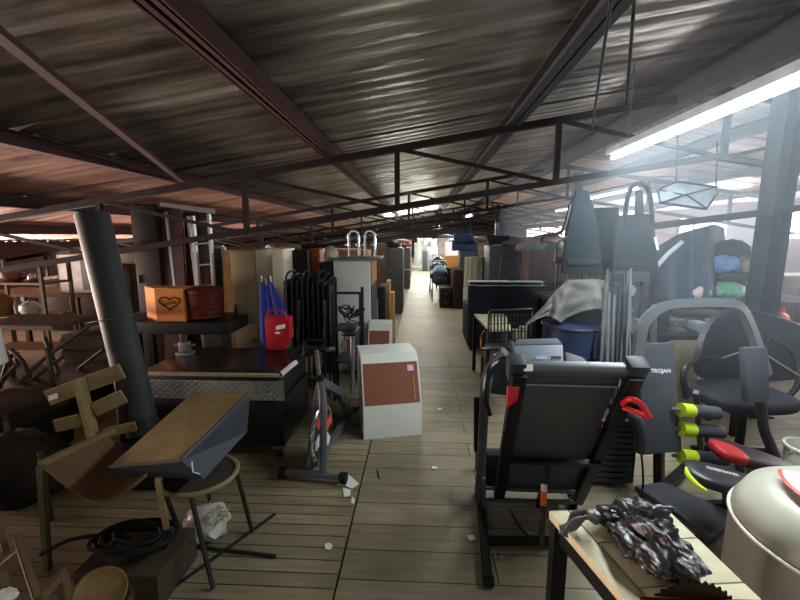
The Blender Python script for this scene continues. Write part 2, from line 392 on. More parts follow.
for (x, y) in [(4.3, 8.5), (5.2, 14)]:
    tube_light(x, y, EYEZ + .95, 0, 'fluorescent fitting over the right-hand goods, %s' % ('nearer the gym machines' if y < 10 else 'deeper in the hall'), 40)
# two thin hanging rods by the near fitting
for (a, bq, l) in [((611, 0, 1.9), (592, 128, 3.4), 'thin slanting steel tie rod left of the near light fitting'), ((635, -10, 1.95), (626, 112, 2.6), 'thin hanging wire right of the slanting rod, by near light fitting')]:
    p = W(*a); p.z = min(p.z, roofz(p.x)); MB().cyl(p, W(*bq), .008, 6).build('hanging_rod', bluesteel, label=l, cat='rod')

# added volume imitating a lens veil on the right, lit by windows and tubes
hz_ = bpy.data.materials.new('lens_veil_volume'); hz_.use_nodes = True; N = hz_.node_tree.nodes; N.remove(N['Principled BSDF'])
vs = N.new('ShaderNodeVolumeScatter'); vs.inputs['Color'].default_value = (.78, .9, 1, 1); vs.inputs['Density'].default_value = .04; vs.inputs['Anisotropy'].default_value = .35
hz_.node_tree.links.new(vs.outputs[0], N['Material Output'].inputs['Volume'])
o = MB().prism([(.95, 1.6, .95), (7.9, 1.6, .95), (7.9, 12, .95), (2.2, 12, .95)], (0, 0, 2.6)).build('lens_veil_haze', hz_, label='bluish haze volume imitating a lens veil over the right hand goods', cat='haze', kind='stuff')
# ================================================================ FOREGROUND RIGHT
Zu = V((0, 0, 1))
# ---- folded treadmill
TL, TR, BL, BR = W(513, 364, 1.93), W(638, 367, 1.93), W(494, 492, 2.4), W(577, 496, 2.4)
t = T('folded_treadmill', 'black folded treadmill standing on end with red side catches and grey console', 'treadmill', (.8, 2.3, 0))
ux = (TR - TL).normalized(); uy = (BL - TL).normalized(); un = ux.cross(uy).normalized()
if un.y > 0: un = -un      # towards the camera
P = lambda a, b_, c=0: TL.lerp(TR, a).lerp(BL.lerp(BR, a), b_) + un * c
MB().quad([P(.1, .04, .0), P(.9, .04, .0), P(.9, .98, .0), P(.1, .98, .0)], .012).build('running_belt', mat('belt_rubber', (76, 78, 80), .7, var=.12, scale=3), t)
MB().quad([P(.1, .05, -.02), P(.9, .05, -.02), P(.9, .97, -.02), P(.1, .97, -.02)], .02).build('deck_board', black, t)
for a0, a1 in ((-.02, .1), (.9, 1.02)):
    MB().quad([P(a0, .02, .02), P(a1, .02, .02), P(a1, .99, .02), P(a0, .99, .02)], -.05 if un.y < 0 else .05, .008).build('side_rail', black, t)
MB().cyl(P(.07, .02, .0), P(.93, .02, .0), .037, 20).build('rear_roller', mat('roller_grey', (82, 86, 90), .4, .3, var=.05), t)
for a0, a1 in ((-.05, .1), (.9, 1.06)):
    MB().quad([P(a0, -.035, .045), P(a1, -.035, .045), P(a1 - .005, .085, .045), P(a0 + .01, .085, .045)], .09, .02).build('end_cap', dgrey, t)
MB().bar(P(.1, .105, .02), P(.9, .105, .02), .008, .008).build('belt_edge_line', mat('light_trim', (130, 140, 150), .4), t)
MB().bar(P(.0, .6, .07), P(.98, .6, .07), .03, .03, up=un).bar(P(.48, .61, .07), P(.48, .98, .09), .025, .02, up=un).build('cross_bar', black, t)
# red catches
for (p, q, s) in ((W(507, 398, 1.92), W(513, 398, 1.9), 1), (W(637, 408, 1.94), W(641, 410, 1.94), 0)):
    mb = MB()
    if s: mb.quad([W(508, 387, 1.9), W(520, 386, 1.9), W(518, 401, 1.9), W(507, 408, 1.9)], .03, .006)
    else:
        for k in (0, .05): mb.tube(curvy([W(622, 404, 1.95 - k), W(630, 399, 1.9 - k), W(641, 404, 1.88 - k), W(650, 418, 1.88 - k)]), .014, 8, sq=(1, .6))
        mb.tube([W(624, 408, 1.93), W(636, 412, 1.88), W(648, 417, 1.86)], .012, 8)
    mb.build('red_catch', red, t, label='red plastic catch')
# uprights and handlebars (behind the deck, left side and right side)
up0 = W(484, 470, 2.42)
MB().tube(rnd([F(479, 500, .06) , W(483, 430, 2.4), W(486, 372, 2.36), W(505, 352, 2.3)], .08), .032, 10, sq=(.9, 1.2)).build('upright', dgrey, t)
MB().tube(rnd([F(572, 496, .06), W(574, 430, 2.5), W(582, 385, 2.5), W(580, 362, 2.5)], .06), .03, 10).build('upright', dgrey, t)
MB().tube(rnd([W(505, 357, 2.3), W(488, 368, 2.2), W(484, 395, 2.18), W(490, 415, 2.2)], .05), .014, 8).build('handlebar', blackm, t)
MB().tube(rnd([W(511, 342, 2.3), W(517, 366, 2.12), W(520, 370, 2.1)], .02), .012, 8).build('console_arm', dgrey, t)
c1 = MB().quad([W(513, 345, 2.42), W(563, 344, 2.42), W(564, 362, 2.3), W(514, 362, 2.3)], .03, .01)
c1.quad([W(513, 345, 2.44), W(518, 339, 2.46), W(557, 338, 2.46), W(563, 344, 2.44)], .03, .005)
cm = mat('console_grey', (92, 100, 110), .5, var=.06)
c1 = c1.build('console', cm, t, label='grey console with small display')
MB().quad([W(536, 355.5, 2.31), W(547, 355.5, 2.31), W(547, 359, 2.3), W(536, 359, 2.3)], .006).build('display', mat('display_pale_blue', (170, 190, 225), .2), c1)
MB().quad([W(551, 356, 2.31), W(561, 356, 2.31), W(561, 359, 2.3), W(551, 359, 2.3)], .006).build('button_panel', dgrey, c1)
MB().quad([W(489, 356, 2.5), W(510, 350, 2.5), W(512, 366, 2.4), W(490, 372, 2.4)], .03, .01).build('console_wing', dgrey, t)
MB().quad([W(493, 372, 2.4), W(512, 367, 2.4), W(508, 396, 2.45), W(490, 394, 2.45)], .03, .01).build('console_wing', mat('wing_blue_grey', (84, 96, 108), .4), t)
MB().quad([W(565, 351, 2.5), W(583, 357, 2.45), W(590, 364, 2.4), W(566, 363, 2.4)], .03, .01).build('console_wing', dgrey, t)
MB().quad([W(494, 354, 2.38), W(504, 352.5, 2.38), W(504, 356, 2.36), W(494, 357, 2.36)], .006).build('sticker', paper, t, label='white sticker')
MB().quad([W(524, 364, 1.9), W(533, 364, 1.9), W(533, 371, 1.88), W(524, 371, 1.88)], .004).build('sticker', paper, t)
# floor frame
A = F(488, 583, .035); B_ = F(479, 488, .035)
MB().bar(A, B_, .045, .06, bev=.008).build('base_rail', blackm, t)
C_ = F(572, 545, .035); D_ = F(574, 488, .035)
MB().bar(C_, D_, .045, .06, bev=.008).build('base_rail', blackm, t)
MB().cyl(A + V((-.02, .02, -.005)), A + V((.03, .02, -.005)), .028, 14).build('transport_wheel', rubber, t)
MB().bar(F(484, 541, .045), F(573, 541, .045), .035, .035).build('base_crossbar', blackm, t)
MB().span((B_.x, 2.42, .12), (D_.x, 2.52, .34), .02).build('motor_cover', black, t, label='black motor cover')
MB().bar(W(486, 488, 2.3), W(575, 492, 2.3), .015, .02).bar(W(486, 500, 2.3), W(575, 502, 2.3), .015, .02).bar(W(484, 478, 2.3), W(484, 508, 2.3), .02, .02).build('tray_rails', mat('rail_grey', (80, 84, 88), .4, .4), t)
g0, g1 = W(545, 468, 2.2), F(541, 545, .05)
MB().cyl(g0, g0.lerp(g1, .5), .011, 10).cyl(g0.lerp(g1, .45), g1, .016, 10).build('gas_strut', blackm, t)
a0, a1 = g0.lerp(g1, .22), g0.lerp(g1, .5)
lb = MB().cyl(a0, a0.lerp(a1, .35), .0175, 14).build('strut_label', paper, t, label='white and orange label')
MB().cyl(a0.lerp(a1, .35), a1, .0172, 14).build('warning_label', mat('orange_label', (225, 95, 40), .5), t)
MB().tube(curvy([W(510, 510, 2.35), F(522, 530, .2), F(535, 540, .02)]), .008, 6).build('power_cord', rubber, t)
sp = T('spare_side_rail', 'thin dark treadmill side rail standing upright just left of the folded treadmill', 'rail', F(474, 450, 0))
MB().quad([W(474, 398, 2.55), W(484, 398, 2.55), W(484, 452, 2.6), W(474, 452, 2.6)], .02, .003).build('rail', black, sp)
MB().bar(F(476, 470, 0), W(477, 400, 2.58), .015, .015).build('rail_edge', steel, sp)

# ---- table saw bench with cream slatted top
tz = .72
q = [F(549, 511, tz), F(664, 506, tz), F(778, 615, tz), F(645, 622, tz)]
t = T('saw_bench', 'cream topped bench with circular saw blade at lower right', 'workbench', ((q[0] + q[2]) / 2).to_tuple()[:2] + (0,))
def lp(a, b_): return q[0].lerp(q[1], a).lerp(q[3].lerp(q[2], a), b_)
for a0, a1 in ((0, .16), (.175, 1)):
    for b0, b1 in (((0, 1),) if a0 == 0 else ((0, .36), (.37, .76), (.77, 1))):
        MB().quad([lp(a0, b0), lp(a1, b0), lp(a1, b1), lp(a0, b1)], .03 if (lp(a1, b0) - lp(a0, b0)).cross(lp(a0, b1) - lp(a0, b0)).z < 0 else -.03, .003).build('top_board', mat('cream_board2', (205, 199, 165), .5, var=.1, scale=4, stretch=(1, 5, 1)), t)
for a, b_ in ((.06, .06), (.92, .06), (.06, .95), (.92, .95)):
    p = lp(a, b_); MB().bar((p.x, p.y, 0), (p.x, p.y, tz - .03), .05, .05).build('leg', blackm, t)
MB().bar(lp(.06, .06) - Zu * .06, lp(.92, .06) - Zu * .06, .03, .06).bar(lp(.06, .06) - Zu * .06, lp(.06, .95) - Zu * .06, .03, .06).bar(lp(.92, .06) - Zu * .06, lp(.92, .95) - Zu * .06, .03, .06).build('apron', blackm, t)
MB().quad([F(574, 511, tz + .002), F(588, 510, tz + .002), F(592, 514, tz + .002), F(578, 515, tz + .002)], .002).build('slot', rubber, t)
bc = F(694, 598, tz - .0); r0 = .135
mb = MB(); ax = (V((1, .0, 0)), V((0, .0, 1))); n = 40; pts = []
for i in range(n * 2):
    a = 2 * math.pi * (i + .35 * (i % 2)) / (2 * n); r_ = r0 if i % 2 else r0 * .92; pts.append(bc + V((math.cos(a) * r_, .0, math.sin(a) * r_ - .08)))
mb.prism(pts, (0, .004, 0)); bc2 = bc; bl = mb.build('saw_blade', mat('blade_rust', (58, 40, 34), .5, .6), t, label='rusty toothed circular saw blade')
MB().quad([F(640, 597, tz + .003), F(765, 600, tz + .003), F(775, 606, tz + .003), F(640, 606, tz + .003)], .004).build('red_edge', mat('dull_red', (110, 30, 24), .5), t, label='dull red metal strip')
# plastic bags
bagm = mat('black_bin_bag', (40, 40, 44), .4, 0, var=.1, coat=.1)
def bag(name, label, c, r, seed, neck=None):
    mb = MB(); mb.blob(c, r, 6, .34, 1.25, False, seed, flat=tz + .004)
    for v in mb.bm.verts:
        q = V((v.co.x * 17 + v.co.y * 5, v.co.y * 7 - v.co.x * 3, v.co.z * 9 + seed)); k = (1 - abs(noise.noise(q)) * 3) * .017 + (1 - abs(noise.noise(q * 2.3)) * 3) * .009 + (1 - abs(noise.noise(q * 5.1)) * 3) * .002
        d = (v.co - V(c)).normalized(); v.co += d * k
        v.co.z = max(v.co.z, tz + .002)
    o = mb.build(name, bagm, smooth=50, label=label, cat='bag'); return o
bag('rubbish_bag', 'large crumpled black plastic bag lying on the cream saw bench', F(652, 545, tz + .045) , (.098, .115, .05), 2)
bag('rubbish_bag', 'smaller crumpled black plastic bag at the back of the saw bench', F(634, 518, tz + .04), (.11, .045, .045), 5)
mb = MB()
for k in range(2):
    s = k * .02
    mb.tube(curvy([F(600, 520, tz + .06), F(585, 512 + k * 6, tz + .06), F(570 - k * 3, 522 + k * 8, tz + .03), F(563, 532 + k * 3, tz + .015)], 5), [.012 + .006 * math.sin(i) for i in range(16)], 7, sq=(1.3, .6))
mb.build('torn_bag_handle', mat('grey_film', (92, 92, 96), .35), label='torn grey plastic bag handles hanging at bench corner', cat='plastic strip')

# ---- large grey gas tank
tc_ = V((1.665, 1.45, -.035)); r0 = .4
t = T('grey_tank', 'large round pale grey pressure tank at the lower right edge', 'tank', tc_)
gm = mat('tank_grey_paint', (150, 152, 138), .42, var=.1, scale=2.5)
MB().lathe([(.2, .036), (.36, .05), (r0, .12), (r0, .56), (r0 - .002, .60)], tc_, 56).build('body', gm, t)
MB().lathe([(r0 - .01, .595), (r0 - .005, .63), (r0 - .04, .70), (r0 - .12, .75), (r0 - .24, .78), (.02, .79)], tc_, 56).build('lid', mat('lid_grey_paint', (172, 174, 158), .38, var=.08, scale=2), t)
MB().tube([tc_ + V((math.cos(a) * (r0 + .002), math.sin(a) * (r0 + .002), .605)) for a in [2 * math.pi * i / 64 for i in range(64)]], .007, 8, closed=True).build('rim', mat('pale_rim', (205, 205, 192), .4), t)
lb = MB()
def ringpatch(mb, rA, rB, a0, a1, zf, n=14, e=.003):
    mb.grid(lambda u, v: (tc_.x + math.cos(a0 + (a1 - a0) * u) * (rA + (rB - rA) * v), tc_.y + math.sin(a0 + (a1 - a0) * u) * (rA + (rB - rA) * v), zf(rA + (rB - rA) * v) + e), n, 4)
zf = lambda r: .79 - .01 * (r / .16) if r <= .16 else (.78 - (r - .16) / .12 * .03 if r < .28 else .75 - (r - .28) / .08 * .05)
ringpatch(lb, .14, .25, R(140), R(235), zf); lb = lb.build('warning_label', mat('label_white', (212, 224, 222), .4), t, label='white label with red border')
mb = MB(); ringpatch(mb, .25, .264, R(138), R(237), zf, e=.004); ringpatch(mb, .2, .225, R(180), R(194), zf, e=.005); mb.build('label_border', mat('label_red', (214, 74, 66), .4), lb)

# ---- home gym (York style frame): arch, backrest pad, arm pad, rollers
padm = mat('vinyl_grey', (66, 70, 78), .55, var=.08)
t = T('home_gym', 'grey tubular home gym with tall padded backrest and foam rollers', 'exercise machine', F(650, 495, 0))
frm = mat('gym_tube_grey', (92, 98, 104), .35, .3, var=.1)
MB().tube(rnd([W(634, 378, 2.45), W(642, 322, 2.5), W(662, 305, 2.55), W(700, 303, 2.6), W(740, 304, 2.65), W(752, 330, 2.65), W(767, 375, 2.6)], .09, 7), .036, 4, sq=(1.1, .85)).build('arch_tube', frm, t)
MB().tube([W(654, 305, 2.75), W(653, 345, 2.75)], .02, 8).build('arch_post', frm, t)
MB().cyl(W(622, 379, 2.45), W(642, 377, 2.45), .018, 12).build('pivot_sleeve', frm, t)
bp_ = [W(637, 344, 2.56), W(675, 342, 2.56), W(683, 452, 2.4), W(645, 456, 2.4)]
MB().quad(bp_, .05, .02).build('backrest_pad', padm, t)
pd = t.children[-1] if t.children else None
xd = W(682, 371, 2.5) - W(650, 371, 2.5)
yd = W(655, 350, 2.55) - W(660, 440, 2.42)
nn = xd.cross(yd).normalized()
text('backrest_lettering', 'TROJAN', .031, mat('white_print', (215, 218, 220), .5), t, W(661, 371, 2.44), xd, yd, 'white lettering', bold=.0012)
MB().bar(F(659, 496, 0), W(659, 440, 2.5), .05, .05).build('seat_post', blackm, t)
MB().bar(F(659, 493, .03), F(700, 455, .03), .06, .05).bar(F(640, 493, .03), F(680, 493, .03), .05, .04).build('floor_beam', blackm, t)
MB().cyl(F(656, 497, .0), F(656, 497, .04), .03, 12).build('levelling_foot', silver, t)
MB().quad([W(746, 348, 2.55), W(769, 347, 2.55), W(771, 402, 2.5), W(749, 404, 2.5)], .07, .02).build('arm_pad', padm, t)
MB().tube(rnd([W(760, 400, 2.58), W(764, 430, 2.6), W(780, 468, 2.6)], .05), .03, 8).build('arm_lever', dgrey, t)
for i, (yy, xx) in enumerate([(409, 705), (428, 709), (455, 713)]):
    Yd = 2.42
    a_, b2 = W(681, yy + 1, Yd), W(xx + 12, yy + 4, Yd + .05)
    f_ = MB().cyl(a_, b2, .04, 16).build('foam_roller', mat('foam_grey', (64, 66, 74), .85), t)
    MB().cyl(a_ - (b2 - a_).normalized() * .004, a_.lerp(b2, .3), .043, 16, r2=.041).build('roller_end', lime, f_, label='lime green roller end')
    MB().cyl(W(672, yy, Yd + .03), a_, .012, 8).build('roller_bar', steel, f_)
MB().bar(W(696, 392, 2.46), F(703, 470, .0), .03, .03).build('roller_post', blackm, t)
# red lever arm right of the treadmill (on weight stack)
t = T('weight_stack', 'ribbed black weight stack in dark frame behind right edge of the treadmill', 'weights', F(606, 489, 0))
for k in range(11):
    z = .03 + k * .042
    MB().span((1.17, 2.64, z), (1.45, 2.8, z + .036), .012).build('weight_plate', dgrey, t)
MB().bar((1.14, 2.72, 0), (1.14, 2.72, .56), .03, .03).bar((1.48, 2.72, 0), (1.48, 2.72, .56), .03, .03).bar((1.13, 2.72, .56), (1.49, 2.72, .56), .03, .03).build('guide_frame', black, t)
MB().sph((1.24, 2.63, .44), (.03, .02, .022)).build('selector_knob', red, t, label='red knob')
t = T('curved_lever', 'thick dark grey lever arm curving down beside the backrest', 'lever', F(640, 480, 0))
MB().tube(curvy([W(624, 412, 2.25), W(636, 420, 2.25), W(641, 440, 2.25), W(640, 452, 2.25)]), [.025] * 5 + [.033] * 14, 10).build('lever_arm', dgrey, t)
MB().tube(curvy([W(641, 450, 2.25), F(643, 485, .25), F(636, 505, .004), F(625, 508, .004)]), .006, 6).build('cable', rubber, t)

# ---- seats and pads on the floor by the gym
def pad_shape(c, L_, Wd, H_, yaw, tilt=0, roll=0, taper=.3, n=24):
    c = V(c); M = Matrix.Rotation(yaw, 3, 'Z') @ Matrix.Rotation(tilt, 3, 'Y') @ Matrix.Rotation(roll, 3, 'X'); mb = MB(); vs = []
    def fn(u, v):
        a = 2 * math.pi * u; ph = -math.pi / 2 + math.pi * v
        k = abs(math.cos(ph)) ** .45; cx = math.copysign(abs(math.cos(a)) ** .65, math.cos(a)); cy = math.copysign(abs(math.sin(a)) ** .65, math.sin(a))
        x = cx * L_ / 2 * k; y = cy * Wd / 2 * k * (1 - taper * (cx * k + 1) / 2); z = math.copysign(abs(math.sin(ph)) ** .6, math.sin(ph)) * H_ / 2
        return c + M @ V((x, y, z))
    mb.grid(fn, n, 12); bmesh.ops.remove_doubles(mb.bm, verts=mb.bm.verts[:], dist=1e-4); return mb
t = T('red_black_seat', 'red and black moulded exercise seat behind the yellow edged one', 'seat', F(750, 470, 0))
pad_shape(W(755, 459, 2.25), .46, .3, .07, R(-8), R(14), taper=.5).build('cushion', mat('seat_maroon_black', (44, 34, 38), .45), t)
pad_shape(W(728, 455, 2.22) + V((0, 0, .015)), .17, .2, .065, R(-12), R(14), taper=.2).build('cushion_front', mat('seat_red', (150, 38, 42), .5), t, label='red front of cushion')
MB().bar(F(752, 485, 0), W(752, 462, 2.26), .05, .05).bar(F(730, 484, .02), F(775, 482, .02), .04, .04).build('seat_stand', blackm, t)
t = T('yellow_edged_pad', 'black padded seat with lime edge and white script beside the tank', 'seat', F(730, 500, 0))
pad_shape(W(725, 480, 2.03), .38, .24, .07, R(-8), R(10), taper=.1).build('cushion', mat('seat_vinyl', (40, 40, 44), .4), t)
MB().tube(curvy([W(686, 467, 2.03), W(688, 475, 1.98), W(696, 484, 1.93), W(707, 491, 1.88)]), [.004 + .011 * math.sin(math.pi * i / 18) for i in range(19)], 8).build('lime_edge', lime, t, label='lime green edging')
text('pad_lettering', 'CROSSTRAINER', .022, mat('white_print', (215, 218, 220), .5), t, W(722, 477, 1.93) + V((0, 0, .03)), (1, -.05, -.22), (0, .8, .3), 'white lettering')
MB().bar(F(728, 505, 0), W(728, 482, 2.03), .05, .05).bar(F(705, 505, .02), F(750, 503, .02), .04, .04).build('seat_stand', blackm, t)
t = T('bench_pad', 'wide flat charcoal bench pad low behind the saw bench', 'bench', F(690, 525, 0))
MB().quad([F(633, 492, .16), F(664, 488, .16), F(742, 525, .16), F(712, 545, .16)], -.05, .02).build('pad', mat('pad_charcoal', (56, 57, 62), .5), t)
MB().bar(F(655, 500, .12), F(715, 535, .12), .04, .04).bar(F(655, 503, .0), F(655, 503, .12), .04, .04).bar(F(712, 536, 0), F(712, 536, .12), .04, .04).build('pad_frame', blackm, t)
# ---- white bucket
t = T('white_bucket', 'small white bucket by the right edge above the tank', 'bucket', F(803, 490, 0))
c = t.location.copy(); c.z = 0
MB().lathe([(.10, 0), (.105, .02), (.13, .3), (.138, .3), (.138, .315), (.122, .315), (.1, .03), (.01, .02)], c, 28).build('bucket_body', mat('white_plastic', (214, 216, 205), .4, var=.05), t)
MB().tube(arc(c + V((0, -.02, .29)), .13, R(180), R(360), 12, (V((1, 0, 0)), V((0, -.55, .83)))), .006, 6).build('handle', mat('white_plastic', (214, 216, 205), .4), t)

# ---- office chair right
t = T('office_chair', 'black swivel office chair with round backrest facing away at right', 'chair', F(762, 448, 0))
o = t.location.copy(); Y0 = o.y
sc = W(740, 396, 2.95)
pad_shape(sc, .62, .52, .12, R(5), taper=.0).build('seat', mat('chair_fabric', (38, 39, 44), .9, bump=.4, scale=80), t)
bk = MB()
bc_ = W(745, 352, 3.2)
def bkf(u, v):
    a = 2 * math.pi * u; k = v
    x = math.cos(a) * .5 * k; z = math.sin(a) * .3 * k * (1.05 if math.sin(a) > 0 else .9)
    return (bc_.x + x, bc_.y + .10 - .28 * (x / .5) ** 2, bc_.z + z)
bk.grid(bkf, 32, 8, .04); bk.build('backrest', mat('chair_shell', (34, 35, 42), .55), t)
MB().tube(rnd([W(686, 398, 2.9), W(682, 372, 2.9), W(692, 361, 3.0), W(718, 358, 3.1)], .1), .022, 8).build('armrest', black, t)
MB().tube(rnd([W(783, 402, 2.9), W(800, 385, 2.9), W(796, 352, 3.0), W(770, 338, 3.05)], .1), .02, 8).build('armrest', black, t)
MB().cyl(W(722, 358, 2.95), W(752, 348, 3.0), .006, 6).cyl(W(768, 356, 2.9), W(800, 376, 2.9), .006, 6).build('strap_rail', silver, t, label='thin silver rail')
base = V((sc.x + .08, sc.y + .05, 0))
MB().cyl(base + Zu * .1, base + Zu * .42, .03, 12).build('gas_column', blackm, t)
for k in range(5):
    a = R(72 * k + 20); e = base + V((math.cos(a) * .3, math.sin(a) * .3, .07))
    lg = MB().bar(base + Zu * .12, e, .05, .03, bev=.006).build('star_leg', black, t)
    MB().cyl(e + V((-.012, 0, -.042)), e + V((.012, 0, -.042)), .028, 12).build('castor', rubber, lg)
# ---- red gas bottle
t = T('gas_bottle', 'orange red gas bottle standing on a bench behind the office chair', 'gas cylinder', W(774, 326, 5.6))
c = t.location.copy()
om = mat('orange_red_paint', (196, 72, 52), .45, var=.1)
MB().lathe([(.1, 0), (.13, .02), (.15, .06), (.15, .1), (.13, .16), (.07, .2), (.03, .205)], c, 28).build('body', om, t)
MB().lathe([(.085, .2), (.09, .26), (.1, .27), (.1, .28), (.08, .28), (.078, .21)], c, 24).build('collar', om, t)
MB().cyl(c + Zu * .2, c + Zu * .25, .02, 10).build('valve', steel, t)
t = T('low_bench', 'dark low bench carrying the gas bottle near right wall', 'bench', (c.x, c.y, 0))
MB().span((c.x - .4, c.y - .25, c.z - .04), (c.x + .9, c.y + .3, c.z - .001)).build('bench_top', mat('matt_dark_wood', (48, 36, 30), .9), t)
for sx in (-.34, .84):
    for sy in (-.2, .25): MB().bar((c.x + sx, c.y + sy, 0), (c.x + sx, c.y + sy, c.z - .04), .05, .05).build('leg', dwood, t)
# ================================================================ MID AND FAR RIGHT
# generic boxy cabinet with doors and handles, facing -y (towards the aisle start) or -x
def cabinet(name, label, cat, x0, x1, y0, y1, z0, z1, m, face='y', doors=2, handle=steel, drawers=0, group=None, feet=True, handles=True):
    t = T(name, label, cat, ((x0 + x1) / 2, (y0 + y1) / 2, z0), group)
    MB().span((x0, y0, z0), (x1, y1, z1), .006).build('body', m, t)
    n = drawers or doors
    for i in range(n):
        mb = MB(); h = MB()
        if drawers:
            a, b_ = z0 + .03 + (z1 - z0 - .05) * i / n, z0 + .02 + (z1 - z0 - .05) * (i + 1) / n
            if face == 'y': mb.span((x0 + .015, y0 - .015, a), (x1 - .015, y0 - .001, b_), .003); h.bar(((x0 + x1) / 2 - .05, y0 - .028, (a + b_) / 2), ((x0 + x1) / 2 + .05, y0 - .028, (a + b_) / 2), .02, .012)
            else:
                xf = x0 if face == 'x' else x1; s_ = -1 if face == 'x' else 1
                mb.span((xf + s_ * .001, y0 + .015, a), (xf + s_ * .015, y1 - .015, b_), .003); h.bar((xf + s_ * .028, (y0 + y1) / 2 - .05, (a + b_) / 2), (xf + s_ * .028, (y0 + y1) / 2 + .05, (a + b_) / 2), .02, .012)
        else:
            if face == 'y':
                a, b_ = x0 + .01 + (x1 - x0 - .02) * i / n, x0 + .006 + (x1 - x0 - .02) * (i + 1) / n
                mb.span((a, y0 - .015, z0 + .03), (b_, y0 - .001, z1 - .015), .003)
                hx = b_ - .03 if (i == 0 and n > 1) else a + .03
                h.bar((hx, y0 - .028, z0 + (z1 - z0) * .55), (hx, y0 - .028, z0 + (z1 - z0) * .55 + .1), .012, .02)
            else:
                xf = x0 if face == 'x' else x1; s_ = -1 if face == 'x' else 1
                a, b_ = y0 + .01 + (y1 - y0 - .02) * i / n, y0 + .006 + (y1 - y0 - .02) * (i + 1) / n
                mb.span((xf + s_ * .001, a, z0 + .03), (xf + s_ * .015, b_, z1 - .015), .003)
                hy = b_ - .03 if (i == 0 and n > 1) else a + .03
                h.bar((xf + s_ * .028, hy, z0 + (z1 - z0) * .55), (xf + s_ * .028, hy, z0 + (z1 - z0) * .55 + .1), .012, .02)
        d = mb.build('drawer' if drawers else 'door', m, t)
        if handles: h.build('handle', handle, d)
        else: h.bm.free()
    return t
def cx(px0, px1, Y): return W(px0, 300, Y).x, W(px1, 300, Y).x
def zt(py, Y, px=430): return W(px, py, Y).z
def box_at(px0, px1, pyt, Y, depth, pyb=None, px=None):
    a, b_ = cx(px0, px1, Y); p = px or (px0 + px1) / 2
    return a, b_, Y, Y + depth, (0 if pyb is None else zt(pyb, Y, p)), zt(pyt, Y, p)
def junk(name, label, cat, c, r, m, amp=.25, fr=2.2, seed=1, sub=3, flat=None, group=None):
    return MB().blob(c, r, sub, amp, fr, False, seed, flat).build(name, m, label=label, cat=cat, group=group, smooth=60)
# sofa seen from behind
ssm = mat('dark_navy_upholstery', (30, 33, 42), .8, bump=.2, scale=50)
a, b_ = .72, 3.0; ys = 6.0
t = T('sofa', 'long dark sofa seen from behind beside the aisle with a white cloth along its back', 'sofa', ((a + b_) / 2, ys + .4, 0))
MB().span((a, ys, .06), (1.78, ys + .2, 1.03), .03).build('backrest', ssm, t)
MB().span((1.79, ys, .06), (b_, ys + .2, 1.04), .04).build('backrest', ssm, t)
MB().span((a, ys + .2, .06), (b_, ys + .85, .42), .04).build('seat', ssm, t)
for xx in (a, b_ - .18): MB().span((xx, ys + .18, .3), (xx + .18, ys + .85, .65), .05).build('armrest', ssm, t)
for xx in (a + .08, b_ - .08):
    for yy in (ys + .08, ys + .78): MB().cyl((xx, yy, 0), (xx, yy, .07), .025, 10).build('leg', black, t)
cl = MB().grid(lambda u, v: (.71 + 1.1 * u, ys - .012 + .22 * v, 1.04 - .05 * (1 - v) * (v < .3) + .01 * noise.noise(V((u * 9, v * 3, 0))) ), 40, 8, .006)
cl.build('white_cloth', mat('white_cloth', (205, 210, 216), .8, var=.05), label='white cloth strip lying along the top of the dark sofa back', cat='cloth')
wb0, wb1 = F(463, 321), F(468, 321)
MB().quad([wb0, wb1, wb1 + V((0, .08, W(465, 287, wb0.y).z)), wb0 + V((0, .08, W(465, 287, wb0.y).z))], .02)\
    .build('white_board', white, label='narrow white board standing upright at the aisle end of the sofa', cat='board')
# side table with pale top and orange cable
t = T('side_table', 'small dark table with pale laminate top in front of the sofa', 'table', F(487, 375, 0))
q = [W(474, 313, 5.2), W(505, 313, 5.2), W(512, 329, 4.4), W(488, 330, 4.4)]; zz = q[0].z
q = [F(474, 314, zz), F(505, 314, zz), F(512, 329, zz), F(488, 329, zz)]
MB().quad(q, -.025 if (q[1] - q[0]).cross(q[3] - q[0]).z > 0 else .025).build('table_top', mat('pale_laminate', (186, 180, 150), .5), t)
for p in q:
    p = p.lerp((q[0] + q[2]) / 2, .08); MB().bar((p.x, p.y, 0), (p.x, p.y, zz - .01), .04, .04).build('leg', black, t)
MB().tube(curvy([F(484, 331, zz + .01), W(481, 337, 4.3), W(481, 350, 4.3), F(485, 366, .15), F(484, 372, .008)]), .008, 6).build('orange_cable', mat('orange_rubber', (186, 96, 58), .5), label='orange cable hanging from the small laminate topped table', cat='cable')
# black metal frame with pierced panel
Yc = 4.0
t = T('metal_bench', 'black metal garden bench with pierced back beside the small table', 'bench', W(511, 345, Yc).to_2d().to_3d())
MB().tube(rnd([W(488, 350, Yc), W(489, 311, Yc), W(533, 309, Yc), W(530, 350, Yc)], .03), .012, 8).build('back_frame', blackm, t)
mb = MB(); random.seed(3)
for i in range(12):
    x = 491 + i * 3.4; mb.bar(W(x, 313, Yc), W(x, 342, Yc), .014, .006)
for i in range(4): mb.bar(W(490, 316 + i * 8, Yc), W(531, 315 + i * 8, Yc), .012, .006)
mb.build('pierced_panel', blackm, t)
MB().quad([W(487, 343, Yc), W(532, 343, Yc), W(528, 348, Yc - .4), W(482, 349, Yc - .4)], .015).build('seat', blackm, t)
for p in (W(488, 340, Yc), W(531, 340, Yc), W(483, 340, Yc - .4), W(528, 340, Yc - .4)): MB().bar((p.x, p.y, 0), (p.x, p.y, W(500, 345, Yc).z), .025, .025).build('leg', blackm, t)
